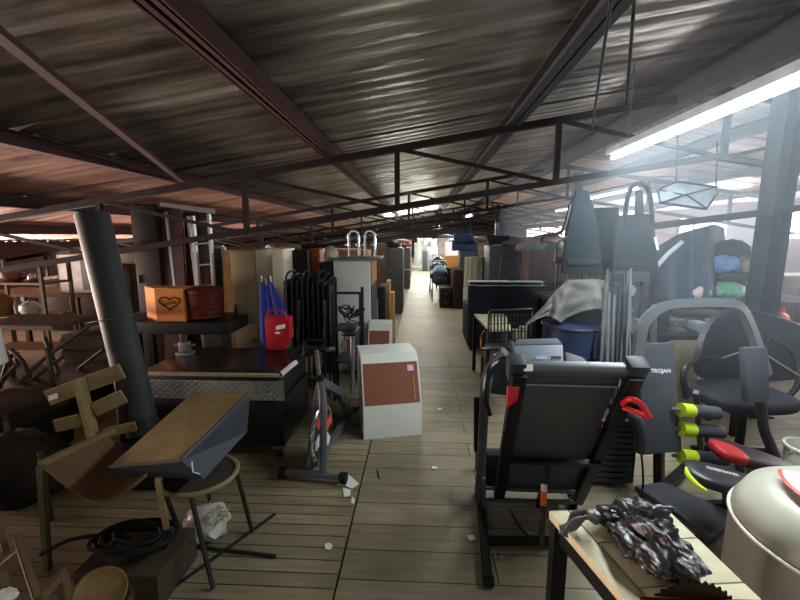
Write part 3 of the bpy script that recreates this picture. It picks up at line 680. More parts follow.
for i, (x, y, r_, cc, nm) in enumerate([(516, 333, 5, (150, 146, 130), 'tin'), (523, 330, 4, (170, 168, 150), 'tin'), (505, 332, 5, (70, 70, 74), 'tin')]):
    p = W(x, y, Yc + .35); p.z = 0.02; hgt = W(x, y, Yc + .35).z
    st_ = MB().cyl((p.x, p.y, 0), (p.x, p.y, hgt + .04), .04, 12).build('paint_tin' if i < 2 else 'metal_canister', mat('tin_%d' % i, cc, .5), label=['pale narrow canister behind the pierced metal bench, left one', 'taller pale narrow canister behind the pierced metal bench, right one', 'dark narrow canister behind the pierced metal bench'][i], cat='canister')
# navy drum and crate
c = W(572, 350, 3.9); c.z = 0
t = T('navy_drum', 'navy blue plastic drum under the grey tarpaulin', 'drum', c)
nm_ = mat('navy_plastic', (34, 44, 72), .45, var=.15)
MB().lathe([(.26, 0), (.28, .02), (.28, .3), (.29, .31), (.28, .33), (.28, .6), (.29, .61), (.28, .63), (.28, .86), (.26, .88), (.02, .88)], c, 32).build('drum_body', nm_, t)
MB().tube([c + V((.285 * math.cos(R(i * 10)), .285 * math.sin(R(i * 10)), .87)) for i in range(36)], .012, 6, closed=True).build('drum_rim', nm_, t)
# work table behind (carries tarp and chairs)
t = T('stack_table', 'dark table buried under tarpaulin and stacked chairs', 'table', (1.65, 4.3, 0))
MB().span((1.38, 4.05, 1.0), (2.45, 5.0, 1.04)).build('table_top', dwood, t)
for x in (1.43, 2.4):
    for y in (4.1, 4.95): MB().bar((x, y, 0), (x, y, 1.0), .05, .05).build('leg', dwood, t)
tarp = mat('grey_tarpaulin', (88, 88, 84), .7, var=.1, bump=.3, scale=5)
outl = [(528, 322), (545, 305), (556, 290), (568, 280), (596, 279), (620, 284), (640, 290)]
def tf(u, v):
    k = u * (len(outl) - 1); i = min(int(k), len(outl) - 2); f_ = k - i
    x = outl[i][0] * (1 - f_) + outl[i + 1][0] * f_; y = outl[i][1] * (1 - f_) + outl[i + 1][1] * f_
    yb = 330 - 10 * abs(math.sin(u * 7)) - 16 * u
    Yd = 3.92 - .13 * v + .06 * math.sin(u * 23 + v * 2) * v + .03 * noise.noise(V((u * 12, v * 4, 1)))
    return W(x - 6 * v * (1 - u), y + (yb - y) * v, Yd)
MB().grid(tf, 60, 20, .004).build('tarpaulin', tarp, label='pale grey tarpaulin draped above the navy drum', cat='tarpaulin')
# stacked chairs silhouettes on the table
chs = mat('slate_fabric', (26, 36, 42), .8, var=.1)
def stool(name, label, cat, backs, pxs, seaty, Yd, m, loops=None, grp=None):
    t = T(name, label, cat, W((pxs[0] + pxs[1]) / 2, seaty + 8, Yd)); 
    MB().quad([W(x, y, Yd) for x, y in backs], .06, .02).build('backrest', m, t)
    a = W(pxs[0], seaty, Yd); b2 = W(pxs[1], seaty, Yd)
    MB().span((a.x, Yd - .02, a.z), (b2.x, Yd + .4, a.z + .07), .02).build('seat', m, t)
    zb = 1.042
    for (x, y) in ((a.x + .03, Yd + .02), (b2.x - .03, Yd + .02), (a.x + .03, Yd + .36), (b2.x - .03, Yd + .36)):
        MB().cyl((x, y, zb), (x, y, a.z + .01), .012, 8).build('leg', blackm, t)
    return t
t = stool('high_back_chair', 'tall narrow backed dark chair stacked at left on the table above the tarpaulin', 'chair', [(562, 274), (566, 240), (571, 205), (577, 190), (588, 190), (594, 205), (600, 240), (603, 274)], (566, 600), 266, 4.1, chs)
MB().tube(curvy([W(541, 244, 4.0), W(544, 236, 4.0), W(556, 234, 4.0), W(564, 228, 4.0), W(570, 205, 4.08)]), .016, 8).build('armrest', blackm, t)
MB().tube(curvy([W(555, 262, 4.0), W(558, 244, 4.0), W(570, 236, 4.05)]), .014, 8).build('arm_support', blackm, t)
t = stool('wide_back_chair', 'wide square backed dark chair in the middle of the stack above the tarpaulin', 'chair', [(588, 275), (590, 208), (619, 207), (626, 275)], (588, 622), 268, 4.53, mat('slate_fabric2', (28, 38, 44), .8, var=.1))
t = stool('loop_back_chair', 'dark chair with arched tubular back at right of the stack above the tarpaulin', 'chair', [(612, 274), (618, 216), (654, 214), (660, 274)], (616, 656), 268, 4.1, chs)
MB().tube(curvy([W(624, 225, 4.1), W(628, 196, 4.1), W(634, 185, 4.1), W(644, 185, 4.1), W(650, 197, 4.1), W(653, 225, 4.1)]), .022, 8).build('arched_tube', blackm, t)
MB().quad([W(636, 216, 4.1), W(637, 191, 4.1), W(643, 191, 4.1), W(644, 216, 4.1)], .03).build('centre_splat', chs, t)
MB().bar(W(655, 237, 4.08), W(658, 250, 4.06), .015, .02).build('armrest_trim', white, t)
# bundle of upright metal pipes
t = T('gym_tower', 'dark upright gym tower with pulley plate behind the metal rods', 'exercise machine', (1.62, 3.75, 0))
gx0, gx1 = W(606, 330, 3.75).x, W(640, 330, 3.75).x; gz = W(620, 272, 3.75).z
for x in (gx0, gx1): MB().span((x - .025, 3.72, .001), (x + .025, 3.78, gz)).build('upright', dgrey, t)
MB().span((gx0, 3.7, gz - .08), (gx1, 3.8, gz)).build('top_beam', dgrey, t)
MB().span((gx0 + .03, 3.74, .3), (gx1 - .03, 3.78, gz - .12), .01).build('guard_plate', mat('tower_slate', (58, 66, 76), .6), t)
MB().cyl(((gx0 + gx1) / 2, 3.7, gz - .16), ((gx0 + gx1) / 2, 3.735, gz - .16), .06, 20).build('pulley', silver, t)
for k in range(6): MB().span((gx0 + .05, 3.6, .05 + k * .06), (gx1 - .05, 3.72, .1 + k * .06), .006).build('weight_plate', blackm, t)
random.seed(11)
for i in range(13):
    px = 601 + i * 2.9; Yd = 3.3 + .05 * random.random() + (i % 3) * .04
    f0 = F(px, 408 + random.random() * 6); f0.y = Yd; f0.x = W(px, 380, Yd).x; top = W(px + random.uniform(-6, 6), random.uniform(268, 300), Yd + .25)
    MB().cyl((f0.x, f0.y, 0), top, random.choice([.008, .01, .013]), 8).build('metal_rod', random.choice([mgrey, dgrey, frm]), label='thin grey metal rod in the upright bundle behind the home gym', cat='rod', group='upright metal rods behind the home gym')
# hanging kite shaped mirror frame
t = T('hanging_stool', 'upturned six sided stool with crossed straps hanging from the roof frame', 'stool', W(690, 198, 3.9))
hx = [W(658, 190, 3.9), W(676, 182, 3.9), W(716, 187, 3.9), W(718, 193, 3.85), W(706, 209, 3.8), W(660, 203, 3.8)]
MB().quad(hx, .01).build('panel', mat('pale_blue_grey_panel', (128, 140, 146), .5), t)
mb = MB().tube(hx, .012, 6, closed=True)
mb.bar(hx[0] - V((0, .015, 0)), W(688, 196, 3.83), .02, .012).bar(W(688, 196, 3.83), hx[4] - V((0, .015, 0)), .02, .012).bar(hx[5] - V((0, .015, 0)), W(684, 195, 3.83), .02, .012).bar(W(684, 195, 3.83), hx[2] - V((0, .015, 0)), .02, .012)
mb.build('crossed_frame', blackm, t)
MB().cyl(hx[1], hx[1] + V((0, .05, .45)), .006, 6).cyl(hx[2], hx[2] + V((0, .05, .4)), .006, 6).build('hanging_cord', rubber, t)
# covered machine
cvm = mat('slate_cover', (62, 74, 92), .7, var=.2, bump=.4, scale=6)
tp = [(652, 262), (665, 247), (682, 233), (700, 228), (716, 224), (732, 228), (742, 240)]
def cf(u, v):
    k = u * (len(tp) - 1); i = min(int(k), len(tp) - 2); f_ = k - i
    x = tp[i][0] * (1 - f_) + tp[i + 1][0] * f_; y = tp[i][1] * (1 - f_) + tp[i + 1][1] * f_
    return W(x, y + (300 - y) * v, 4.5 + .1 * math.sin(u * 19) * (.3 + v) - .3 * v * math.sin(u * 3.1)) + V((0, .25 * (1 - math.sin(u * 3.14)), 0))
t = T('covered_machine', 'bulky exercise machine under a slate blue cover on the right hand bench', 'covered machine', W(695, 300, 4.5))
MB().grid(cf, 50, 16, .01).build('cover', cvm, t)
MB().tube([W(655, 268, 4.15), W(668, 254, 4.2), W(682, 242, 4.25)], .022, 8).build('handle_tube', mat('pale_tube', (190, 198, 205), .3), t, label='pale tube handle')
# right-hand work bench with clutter
zb_ = W(690, 301, 4.3).z
t = T('clutter_bench', 'long grey bench behind the home gym loaded with tools and clothes', 'workbench', (3.1, 4.6, 0))
x0, x1 = 2.5, 4.2
MB().span((x0, 4.25, zb_ - .05), (x1, 5.1, zb_)).build('bench_top', mat('matt_grey_top', (84, 88, 92), .85), t)
MB().span((x0 + .1, 4.3, .45), (x1 - .1, 5.0, .48)).build('shelf', dwood, t)
for x in (x0 + .06, x1 - .06):
    for y in (4.31, 5.04): MB().bar((x, y, 0), (x, y, zb_ - .05), .06, .06).build('leg', blackm, t)
MB().span((2.7, 4.4, .481), (3.4, 4.9, .85), .01).build('storage_box', mat('drab_box', (96, 90, 78), .8), label='drab storage box on the lower shelf of the clutter bench', cat='box')
MB().blob(W(732, 249, 4.45), (.16, .12, .1), 3, .2, 2, seed=3).build('navy_bundle', mat('navy_cloth', (30, 36, 52), .8), label='dark navy bundle on top of the clothes pile by the column', cat='clothes')
MB().blob(W(723, 264, 4.42), (.14, .12, .1), 3, .25, 2.5, seed=4).build('blue_shirt', mat('light_blue_cloth', (110, 152, 208), .8), label='light blue shirt in the clothes pile by the column', cat='clothes')
MB().blob(W(737, 277, 4.42), (.17, .12, .06), 3, .1, 2, seed=6).build('rolled_mat', mat('slate_roll', (58, 62, 76), .7), label='dark slate roll under the blue shirt', cat='roll')
MB().blob(W(726, 291, 4.42), (.17, .13, .1), 3, .2, 2.5, seed=8, flat=zb_ + .001).build('green_bag', mat('pale_green_film', (112, 176, 146), .5), label='pale green plastic bag under the clothes pile', cat='bag')
MB().blob(W(750, 266, 4.55), (.1, .1, .17), 3, .3, 2.5, seed=9).build('cream_cloth', mat('cream_cloth', (205, 190, 170), .8), label='cream cloth hanging at the right of the clothes pile', cat='clothes')
MB().blob(W(702, 294, 4.2), (.08, .07, .08), 3, .2, 2.5, seed=10, flat=zb_ + .001).build('pink_cloth', mat('pinkish_cloth', (176, 160, 160), .8), label='pale pinkish cloth bundle on the clutter bench', cat='clothes')
MB().quad([W(703, 326, 3.3), W(716, 323, 3.5), W(724, 329, 3.5), W(712, 331, 3.3)], .006).build('paper_sheet', paper, label='white sheet of paper on the low shelf behind the arch', cat='paper')
t = T('parts_shelf', 'low dark shelf with loose machine parts behind the backrest pad', 'shelf', (2.3, 3.45, 0))
zs = W(700, 332, 3.55).z
MB().span((1.78, 3.42, zs - .04), (2.75, 3.8, zs)).build('shelf_board', blackm, t)
for x in (1.82, 2.7): 
    for y in (3.45, 3.76): MB().bar((x, y, 0), (x, y, zs - .04), .04, .04).build('leg', blackm, t)
random.seed(5)
lbs = ['small silver machine bracket at the left end of the parts shelf', 'dark round motor on the parts shelf', 'silver clamp beside the dark motor on the parts shelf', 'grey gearbox at the middle of the parts shelf', 'pale blue box at the right end of the parts shelf']
for i in range(5):
    x = 1.88 + i * .18; c = (x, 3.6, zs + .001)
    mb = MB()
    if i == 1: mb.cyl((x, 3.52, zs + .065), (x, 3.68, zs + .065), .06, 16).span((x - .05, 3.54, zs + .001), (x + .05, 3.66, zs + .02))
    elif i == 4: mb.span((x - .07, 3.52, zs + .001), (x + .08, 3.7, zs + .09), .006)
    elif i == 3: mb.span((x - .05, 3.52, zs + .001), (x + .05, 3.68, zs + .08), .01).cyl((x, 3.52, zs + .05), (x, 3.45, zs + .05), .02, 10)
    else: mb.span((x - .05, 3.55, zs + .001), (x + .05, 3.65, zs + .02)).span((x - .05, 3.55, zs + .02), (x - .035, 3.65, zs + .12)).cyl((x - .06, 3.6, zs + .09), (x + .05, 3.6, zs + .09), .012, 8)
    mb.build(['bracket', 'motor', 'clamp', 'gearbox', 'small_box'][i], [silver, black, silver, mgrey, mat('slate_blue', (92, 112, 150), .5)][i], label=lbs[i], cat='machine part' if i < 4 else 'box')
# beige post behind the backrest pad
MB().span(tuple(F(675, 408, 0)), tuple(F(690, 406, 0) + V((0, .12, W(680, 338, F(675, 408).y).z)))).build('wooden_post', mat('beige_post', (150, 138, 112), .7, bump=.2), label='pale beige square post standing between backrest pad and office chair', cat='post')
# brown cupboards along the right wall
cabinet('brown_cupboard', 'low brown cupboard by the right wall behind the gas bottle', 'cupboard', 5.2, 6.9, 6.5, 7.1, 0, 1.1, mat('brown_laminate', (84, 62, 54), .6), doors=3)
t = T('pale_frame_stand', 'thin pale tubular stand beside the gas bottle', 'stand', W(748, 330, 4.4).to_2d().to_3d())
MB().tube(rnd([V((W(745, 330, 4.4).x, 4.4, 0)), W(750, 298, 4.4), W(764, 295, 4.4), V((W(760, 330, 4.4).x, 4.4, 0))], .05), .014, 8).build('frame', frm, t)

# ---------------------------------------------------------------- further right rows beside the aisle
gp = mat('dark_grey_cabinet_plastic', (72, 78, 86), .5, var=.08)
a = box_at(488, 526, 246, 8.4, .6)
t = cabinet('plastic_cupboard', 'tall dark slate plastic cupboard with raised panel behind the sofa', 'cupboard', *a, gp, doors=1, handles=False)
MB().tube([W(498, 290, 8.37), W(502, 256, 8.37), W(518, 256, 8.37), W(522, 290, 8.37)], .012, 6).build('raised_panel', mgrey, t)
a = box_at(527, 563, 251, 7.8, .6)
cabinet('wooden_wardrobe', 'reddish brown wooden wardrobe with small pale knobs behind the sofa', 'wardrobe', *a, mat('reddish_wood', (96, 66, 58), .55, var=.2, scale=3, stretch=(5, 5, 1)), doors=2)
a = box_at(465, 487, 258, 9.2, .5)
t = T('slatted_hamper', 'pale green slatted hamper with rounded sides beside the aisle', 'hamper', ((a[0] + a[1]) / 2, 9.3, 0))
hm = mat('pale_green_paint', (158, 158, 138), .6, var=.12)
MB().grid(lambda u, v: ((a[0] + a[1]) / 2 + (a[1] - a[0]) / 2 * math.cos(2 * math.pi * u) * (.88 + .14 * math.sin(v * 3)), 9.5 + .22 * math.sin(2 * math.pi * u), .01 + v * a[5]), 32, 10).build('hamper_body', hm, t)
for k in range(7):
    u = R(190 + k * 27); x = (a[0] + a[1]) / 2 + (a[1] - a[0]) / 2 * math.cos(u) * 1.0; y = 9.5 + .235 * math.sin(u)
    MB().bar((x, y, .02), (x, y, a[5]), .03, .012).build('slat', hm, t)
a = box_at(486, 492, 246, 9.0, .5); cabinet('black_locker', 'narrow black locker between the hamper and the slate cupboard', 'locker', *a, blackm, doors=1, handles=False)
# things on top of the cupboards
def bx(name, label, cat, px0, px1, pyt, pyb, Y, dp, m, top=None, bev=.01):
    a = box_at(px0, px1, pyt, Y, dp, pyb); z0 = top if top is not None else a[4]
    return MB().span((a[0], a[2], z0), (a[1], a[3], z0 + (a[5] - a[4])), bev).build(name, m, label=label, cat=cat)
zc = box_at(488, 526, 246, 8.4, .6)[5] + .002
t = MB().prism([W(486, 235, 8.45), W(511, 236, 8.45), W(506, 243, 8.45), W(490, 245.5, 8.45)], (0, .4, 0)).build('black_trough', black, label='black tapered tray lying on top of the slate cupboard', cat='tray')
for i, (px, cc, lab, rx) in enumerate([(516, (96, 88, 84), 'brown clothes heap on top of the slate cupboard', .3), (534, (120, 128, 142), 'pale blue clothes heap on top of the wooden wardrobe', .35), (549, (70, 92, 84), 'green grey clothes heap at the right end of the wooden wardrobe', .25)]):
    Yh = 8.55 if i == 0 else 8.0; zz = zc if i == 0 else box_at(527, 563, 251, 7.8, .6)[5] + .002
    p = W(px, 245, Yh); junk('clothes_heap', lab, 'clothes', (p.x, Yh, zz + .05), (rx, .2, .13), mat('heap_%d' % i, cc, .85), .3, 2.5, i + 2, flat=zz)
p = W(545, 240, 8.2); z2 = box_at(527, 563, 251, 7.8, .6)[5] + .12
MB().box((p.x, 8.25, z2 + .12), (.55, .3, .02), Euler((R(20), R(-12), .2))).build('cardboard_flap', mat('cardboard', (150, 112, 78), .8), label='flattened cardboard on the clothes above the wooden wardrobe', cat='cardboard')
# dark cabinet and pram cluster by the aisle
a = box_at(440, 451, 283, 9.7, .7); cabinet('black_desk', 'low black desk pedestal at the aisle edge below the prams', 'desk', a[0], a[1], a[2], a[3], 0, zt(288, 9.7), black, drawers=2)
a = box_at(453, 463, 270, 9.6, .9); cabinet('dark_brown_cabinet', 'narrow dark brown cabinet by the pram at the aisle edge', 'cabinet', *a, dwood, doors=1, handles=False)
def pram(label, x, y, s, m, m2=None):
    t = T('pram', label, 'pram', (x, y, 0)); z = lambda k: k * s
    for sx in (-.2, .2):
        for sy in (-.28, .28):
            w_ = MB().tube([V((x + sx * s, y + sy * s + .12 * s * math.cos(R(i * 30)), .12 * s + .012 + .12 * s * math.sin(R(i * 30)))) for i in range(12)], .012, 6, closed=True)
            w_.cyl((x + sx * s - .01, y + sy * s, .12 * s), (x + sx * s + .01, y + sy * s, .12 * s), .02, 8); w_.build('wheel', rubber, t)
    mb = MB()
    for sx in (-.19, .19): mb.tube([(x + sx * s, y - .28 * s, .13 * s), (x + sx * s, y + .25 * s, .95 * s)], .012, 6).tube([(x + sx * s, y + .28 * s, .13 * s), (x + sx * s, y - .1 * s, .6 * s)], .012, 6)
    mb.tube([(x - .19 * s, y + .25 * s, .95 * s), (x + .19 * s, y + .25 * s, .95 * s)], .014, 6).build('frame', blackm, t)
    MB().blob((x, y, .55 * s), (.2 * s, .26 * s, .16 * s), 3, .12, 1.5, seed=int(x * 7)).build('seat', m, t)
    MB().grid(lambda u, v: (x + .21 * s * math.cos(math.pi * u), y + .12 * s - .26 * s * math.sin(math.pi * v * .55), .68 * s + .26 * s * math.sin(math.pi * u) * math.cos(math.pi * v * .35)), 14, 8, .006).build('hood', m2 or m, t)
    return t
pb = mat('pram_navy', (34, 40, 52), .8)
pram('dark navy pram with pale blue blanket beside the black desk pedestal', W(440, 290, 10.6).x, 10.9, 1.0, pb, mat('pale_blue_cloth', (112, 142, 160), .7))
pram('black pram nearest the far fridges on the right of the aisle', W(438, 270, 15).x, 15.2, 1.05, black)
pram('dark slate pram just before the far black pram', W(440, 275, 13).x + .1, 13.2, 1.0, dgrey)
pram('charcoal pushchair behind the navy pram by the orange bin', W(447, 280, 12).x - .3, 12.0, 1.0, pb, black)
# orange-yellow tub, standing on a crate
a = box_at(444, 459, 268, 11, .5)
MB().span((a[0], a[2], 0), (a[1], a[3], a[5] - .002), .01).build('black_crate', black, label='black crate under the yellow tub', cat='crate')
x0_, x1_ = cx(444, 459, 11); z0 = a[5]
MB().prism([(x0_ + .08, 11, z0), (x1_ - .06, 11, z0), (x1_, 11, z0 + .32), (x0_, 11, z0 + .32)], (0, .4, 0)).build('yellow_tub', mat('amber_plastic', (226, 168, 88), .5, var=.08), label='amber yellow tub standing above the prams', cat='tub')
a = box_at(459, 477, 251, 12, .8); cabinet('slate_cabinet', 'slate coloured cabinet behind the green hamper', 'cabinet', *a, mat('slate_paint', (62, 70, 80), .5), doors=2, handles=False)
t = T('blue_armchair', 'dark blue armchair perched high on the furniture by the aisle', 'armchair', W(461, 250, 12.3))
c = t.location; bm_ = mat('blue_fabric', (42, 56, 84), .85)
z = box_at(459, 477, 251, 12, .8)[5] + .002
for nm, p0, p1 in (('seat', (-.3, -.2, .0), (.3, .3, .18)), ('backrest', (-.3, .22, .1), (.3, .36, .5)), ('armrest', (-.36, -.2, .0), (-.28, .3, .3)), ('armrest', (.28, -.2, 0), (.36, .3, .3))):
    MB().span((c.x + .1 + p0[0], c.y + p0[1], z + p0[2]), (c.x + .1 + p1[0], c.y + p1[1], z + p1[2]), .03).build(nm, bm_, t)
# far rows right (cabinets of many heights)
random.seed(21)
fars = [(2.3, 10.2, 1.35, (104, 80, 70), 'brown cupboard behind the wooden wardrobe'), (3.6, 9.4, 1.5, (70, 66, 70), 'dark grey cupboard in the second right hand row'), (1.9, 13.8, 1.5, (120, 100, 88), 'tan cupboard behind the slate cabinet'),
        (3.3, 13.2, 1.6, (92, 70, 62), 'tall brown cupboard far right of the aisle'), (1.6, 17.5, 1.45, (150, 140, 128), 'pale cupboard well down the aisle on the right'), (2.9, 17.2, 1.6, (88, 84, 88), 'grey cupboard well down the aisle on the right'),
        (1.4, 22, 1.6, (140, 132, 122), 'beige cupboard near the end of the right row'), (5.0, 11.5, 1.3, (98, 74, 64), 'brown cupboard nearest the right wall windows'), (5.2, 16, 1.3, (112, 96, 90), 'dusty cupboard beneath the far right windows')]
for i, (x, y, h, cc, lab) in enumerate(fars):
    cabinet('cupboard', lab, 'cupboard', x - .5, x + .5, y, y + .6, 0, h, mat('far_%d' % i, cc, .6), doors=2, handles=i < 4)
    if i % 2 == 0: junk('clothes_heap', 'heap of goods lying on the ' + lab, 'goods heap', (x, y + .3, h + .06), (.4, .22, .12), mat('heapf_%d' % (i % 3), [(80, 84, 96), (128, 118, 112), (96, 70, 70)][i % 3], .85), .3, 2.5, i, flat=h + .002)
# far end: fridges and cabinets closing the aisle
far = [(414, 420, 243, 24, (206, 208, 198), 'white'), (417, 424, 238, 27, (216, 216, 200), 'white'), (424, 431, 238, 26, (222, 222, 206), 'white'), (431, 439, 239, 25, (212, 206, 182), 'cream'), (426, 437, 247, 20.5, (140, 146, 150), 'grey'), (422, 427, 251, 20, (54, 58, 62), 'dark')]
labs = ['short white fridge at the left of the far end of the aisle', 'tall white fridge at the far end of the aisle, behind the short one', 'bright white fridge in the middle of the far end of the aisle', 'cream fridge at the right of the far end of the aisle', 'grey fridge in front of the white ones at the aisle end', 'dark narrow cabinet beside the grey fridge at the aisle end']
for (p0, p1, pt, Y, cc, nm), lab in zip(far, labs):
    a = box_at(p0, p1, pt, Y, .7, None); t = cabinet('fridge' if nm != 'dark' else 'narrow_cabinet', lab, 'fridge' if nm != 'dark' else 'cabinet', *a, mat('far_' + nm, cc, .4), doors=1)

# loose goods along the clutter bench and behind it
random.seed(31)
items = [(2.62, 'grey toolbox at the left end of the clutter bench', 'toolbox', (70, 76, 84), 0), (2.86, 'pale machine housing on the clutter bench, left of the pink cloth', 'housing', (150, 156, 160), 1), (3.0, 'black speaker on the clutter bench behind the pink cloth', 'speaker', (30, 32, 38), 0),
         (3.62, 'brown carton at the right half of the clutter bench', 'box', (120, 92, 70), 0), (3.9, 'slate machine part at the right end of the clutter bench', 'machine part', (70, 78, 92), 1)]
for x, lab, cat, cc, k in items:
    h = random.uniform(.1, .2); y = 4.85
    mb = MB().span((x - .09, y - .09, zb_ + .001), (x + .09, y + .12, zb_ + h), .008)
    if k: mb.cyl((x, y - .1, zb_ + h * .6), (x, y - .13, zb_ + h * .6), .04, 14)
    else: mb.tube([(x - .04, y, zb_ + h), (x - .04, y, zb_ + h + .03), (x + .04, y, zb_ + h + .03), (x + .04, y, zb_ + h)], .006, 6)
    mb.build(cat.replace(' ', '_'), mat('bench_item_%d' % (cc[0]), cc, .6), label=lab, cat=cat)
for i, (x, y, h, cc, lab) in enumerate([(4.3, 6.9, 1.15, (92, 70, 60), 'brown dresser behind the clutter bench'), (3.1, 7.0, 1.25, (64, 62, 66), 'dark grey cabinet behind the covered machine'), (4.7, 8.6, 1.2, (104, 80, 70), 'brown cupboard under the near right wall window'), (6.4, 9.0, 1.1, (84, 66, 58), 'dark brown cupboard against the right wall'), (6.8, 5.2, 1.0, (96, 74, 66), 'low brown cupboard in the right wall corner')]):
    cabinet('cupboard', lab, 'cupboard', x - .5, x + .5, y, y + .5, 0, h, mat('rfar_%d' % i, cc, .8), doors=2, handles=False)
for i, (x, y, z, r, cc, lab) in enumerate([(4.05, 7.1, 1.152, .16, (70, 84, 110), 'blue grey cloth heap on the brown dresser'), (4.55, 7.1, 1.152, .13, (150, 120, 100), 'tan cloth heap on the brown dresser'), (3.0, 7.2, 1.252, .15, (90, 90, 96), 'grey cloth heap on the dark grey cabinet')]):
    junk('cloth_heap', lab, 'clothes', (x, y + .05, z + .06), (r * 1.4, .18, r), mat('rheap_%d' % i, cc, .85), .3, 2.4, i + 3, flat=z + .001)
# ================================================================ LEFT SIDE
# ---- sloping fronted console cabinets
def console(name, label, c0, c1, y, dp, z0, sc=1.0):
    x0, x1 = c0, c1; w_ = x1 - x0
    t = T(name, label, 'cabinet', ((x0 + x1) / 2, y + dp / 2, z0))
    zl, zh = z0 + .31 * sc, z0 + .74 * sc
    prof = [(y, z0), (y, zl), (y + .16 * sc, zh - .06 * sc), (y + .22 * sc, zh), (y + dp, zh), (y + dp, z0)]
    wm = mat('console_white', (200, 204, 196), .45, var=.06, scale=3)
    MB().prism([(x0, a, b_) for a, b_ in prof], (w_, 0, 0)).build('body', wm, t)
    A = V((x0 + .014, y - .004, zl + .0)); 
    d = V((0, .16 * sc, zh - .06 * sc - zl)).normalized(); ln = V((0, .16 * sc, zh - .06 * sc - zl)).length
    q = [A + d * .01, A + d * .01 + V((w_ - .028, 0, 0)), A + d * (ln - .015) + V((w_ - .028, 0, 0)), A + d * (ln - .015)]
    pn = MB().quad(q, -.012).build('sloping_panel', brownpanel, t, label='reddish brown sloping panel')
    return t, q, d
t, q, d = console('console_cabinet', 'white cabinet with sloping brown panel standing out at the aisle edge', 0, 0, 0, 0, 0) if False else (None, None, None)
xa, xb = F(363, 441).x, F(424, 437).x
t, q, d = console('console_cabinet', 'white cabinet with sloping brown panel standing out at the aisle edge', xa + .0, xb - .01, F(390, 441).y, .5, 0, .93)
CT = t
n = (q[1] - q[0]).cross(d).normalized(); n = n if n.y < 0 else -n
s0 = q[2] - V((.09, 0, 0)) - d * .08 + n * .003
MB().quad([s0, s0 + V((.055, 0, 0)), s0 + V((.055, 0, 0)) + d * .05, s0 + d * .05], .0015).build('price_sticker', mat('lilac_sticker', (205, 180, 205), .6), t, label='pale lilac sticker')
s0 = q[2] - V((.05, 0, 0)) - d * .32 + n * .003
MB().quad([s0, s0 + V((.012, 0, 0)), s0 + V((.012, 0, 0)) + d * .2, s0 + d * .2], .0015).build('scratch_strip', mat('tan_scratch', (165, 118, 70), .7), t, label='tan scraped strip')
CT.rotation_euler.z = R(14); CT.location = (-.28, 3.52, 0)
t2 = console('console_cabinet', 'second white and brown console cabinet behind, beside the black rack', W(367, 330, 4.5).x, W(388, 330, 4.5).x + .02, 4.5, .45, 0, .92)
# ---- exercise bike
bp0 = F(313, 481, 0); X, Y = bp0.x, bp0.y
t = T('spin_bike', 'dark grey spin bike with red and white flywheel, seen head on', 'exercise bike', bp0)
fr = mat('bike_frame_grey', (88, 94, 100), .4, .3)
MB().bar((X - .2, Y, .05), (X + .2, Y, .05), .05, .035, bev=.006).build('front_stabiliser', fr, t)
for s in (-1, 1):
    MB().cyl((X + s * .2, Y, .045), (X + s * .245, Y, .045), .04, 14).build('transport_wheel', rubber, t)
MB().bar((X - .18, Y + .95, .05), (X + .18, Y + .95, .05), .06, .045).build('rear_stabiliser', fr, t)
for s in (.07,):
    MB().tube(rnd([(X + s, Y + .02, .07), (X + s + .0, Y + .06, .55), (X + s - .03, Y + .12, .63), (X + .0, Y + .2, .66)], .05), .028, 8, sq=(1, .7)).build('front_fork', fr, t)
MB().tube(rnd([(X - .05, Y + .06, .07), (X - .06, Y + .2, .35), (X - .03, Y + .24, .6), (X, Y + .22, .68)], .05), .022, 8).build('front_fork', fr, t)
fw = T('flywheel_group', None, None, (0, 0, 0)); bpy.data.objects.remove(fw)
fc = V((X - .0, Y + .2, .27))
ax = (V((0, 1, 0)), V((0, 0, 1)))
f_ = MB().tube([p for p in arc(fc, .205, 0, 2 * math.pi, 40, ax)[:-1]], .016, 8, closed=True).build('flywheel', chrome, t)
f_.rotation_euler.z = 0
mb = MB(); mb.cyl(fc + V((-.012, 0, 0)), fc + V((.012, 0, 0)), .185, 36); mb.build('flywheel_disc', mat('flywheel_black', (20, 20, 22), .4), t)
for k in range(6):
    a = R(60 * k + 10); u = V((0, math.cos(a), math.sin(a)))
    mb = MB().bar(fc + u * .05 + V((-.016, 0, 0)), fc + u * .175 + V((-.016, 0, 0)), .07, .006, up=(1, 0, 0)); mb.bar(fc + u * .05 + V((.016, 0, 0)), fc + u * .175 + V((.016, 0, 0)), .07, .006, up=(1, 0, 0))
    mb.build('flywheel_decal', mat('decal_red', (224, 70, 48), .4) if k % 2 == 0 else mat('decal_white', (214, 212, 210), .4), t, label='red flywheel decal' if k % 2 == 0 else 'white flywheel decal')
MB().bar((X, Y + .2, .66), (X, Y + .62, .42), .05, .06).bar((X, Y + .62, .42), (X, Y + .95, .06), .05, .06).bar((X, Y + .06, .1), (X, Y + .95, .07), .04, .04).build('main_frame', fr, t)
MB().cyl((X, Y + .2, .64), (X, Y + .14, .92), .018, 12).build('handlebar_post', chrome, t)
MB().cyl((X, Y + .2, .66), (X, Y + .19, .72), .03, 12).build('post_collar', black, t)
hb = curvy([W(281, 376, Y - .1), W(292, 366, Y - .06), W(303, 356, Y), W(305, 342, Y - .02)], 5)
MB().tube(hb, .013, 8).build('handlebar', black, t)
MB().tube(hb[1:8], .0165, 8).build('handlebar_grip', paper, t, label='white handlebar grip')
MB().tube(curvy([V((X - .16, Y + .08, .9)), V((X - .1, Y + .12, .93)), V((X, Y + .15, .92)), V((X + .1, Y + .12, .93)), V((X + .16, Y + .04, .95)), V((X + .15, Y - .05, .97))]), .014, 8).build('handlebar', black, t)
MB().cyl((X + .1, Y + .7, .38), (X + .1, Y + .74, .88), .02, 10).build('seat_post', fr, t)
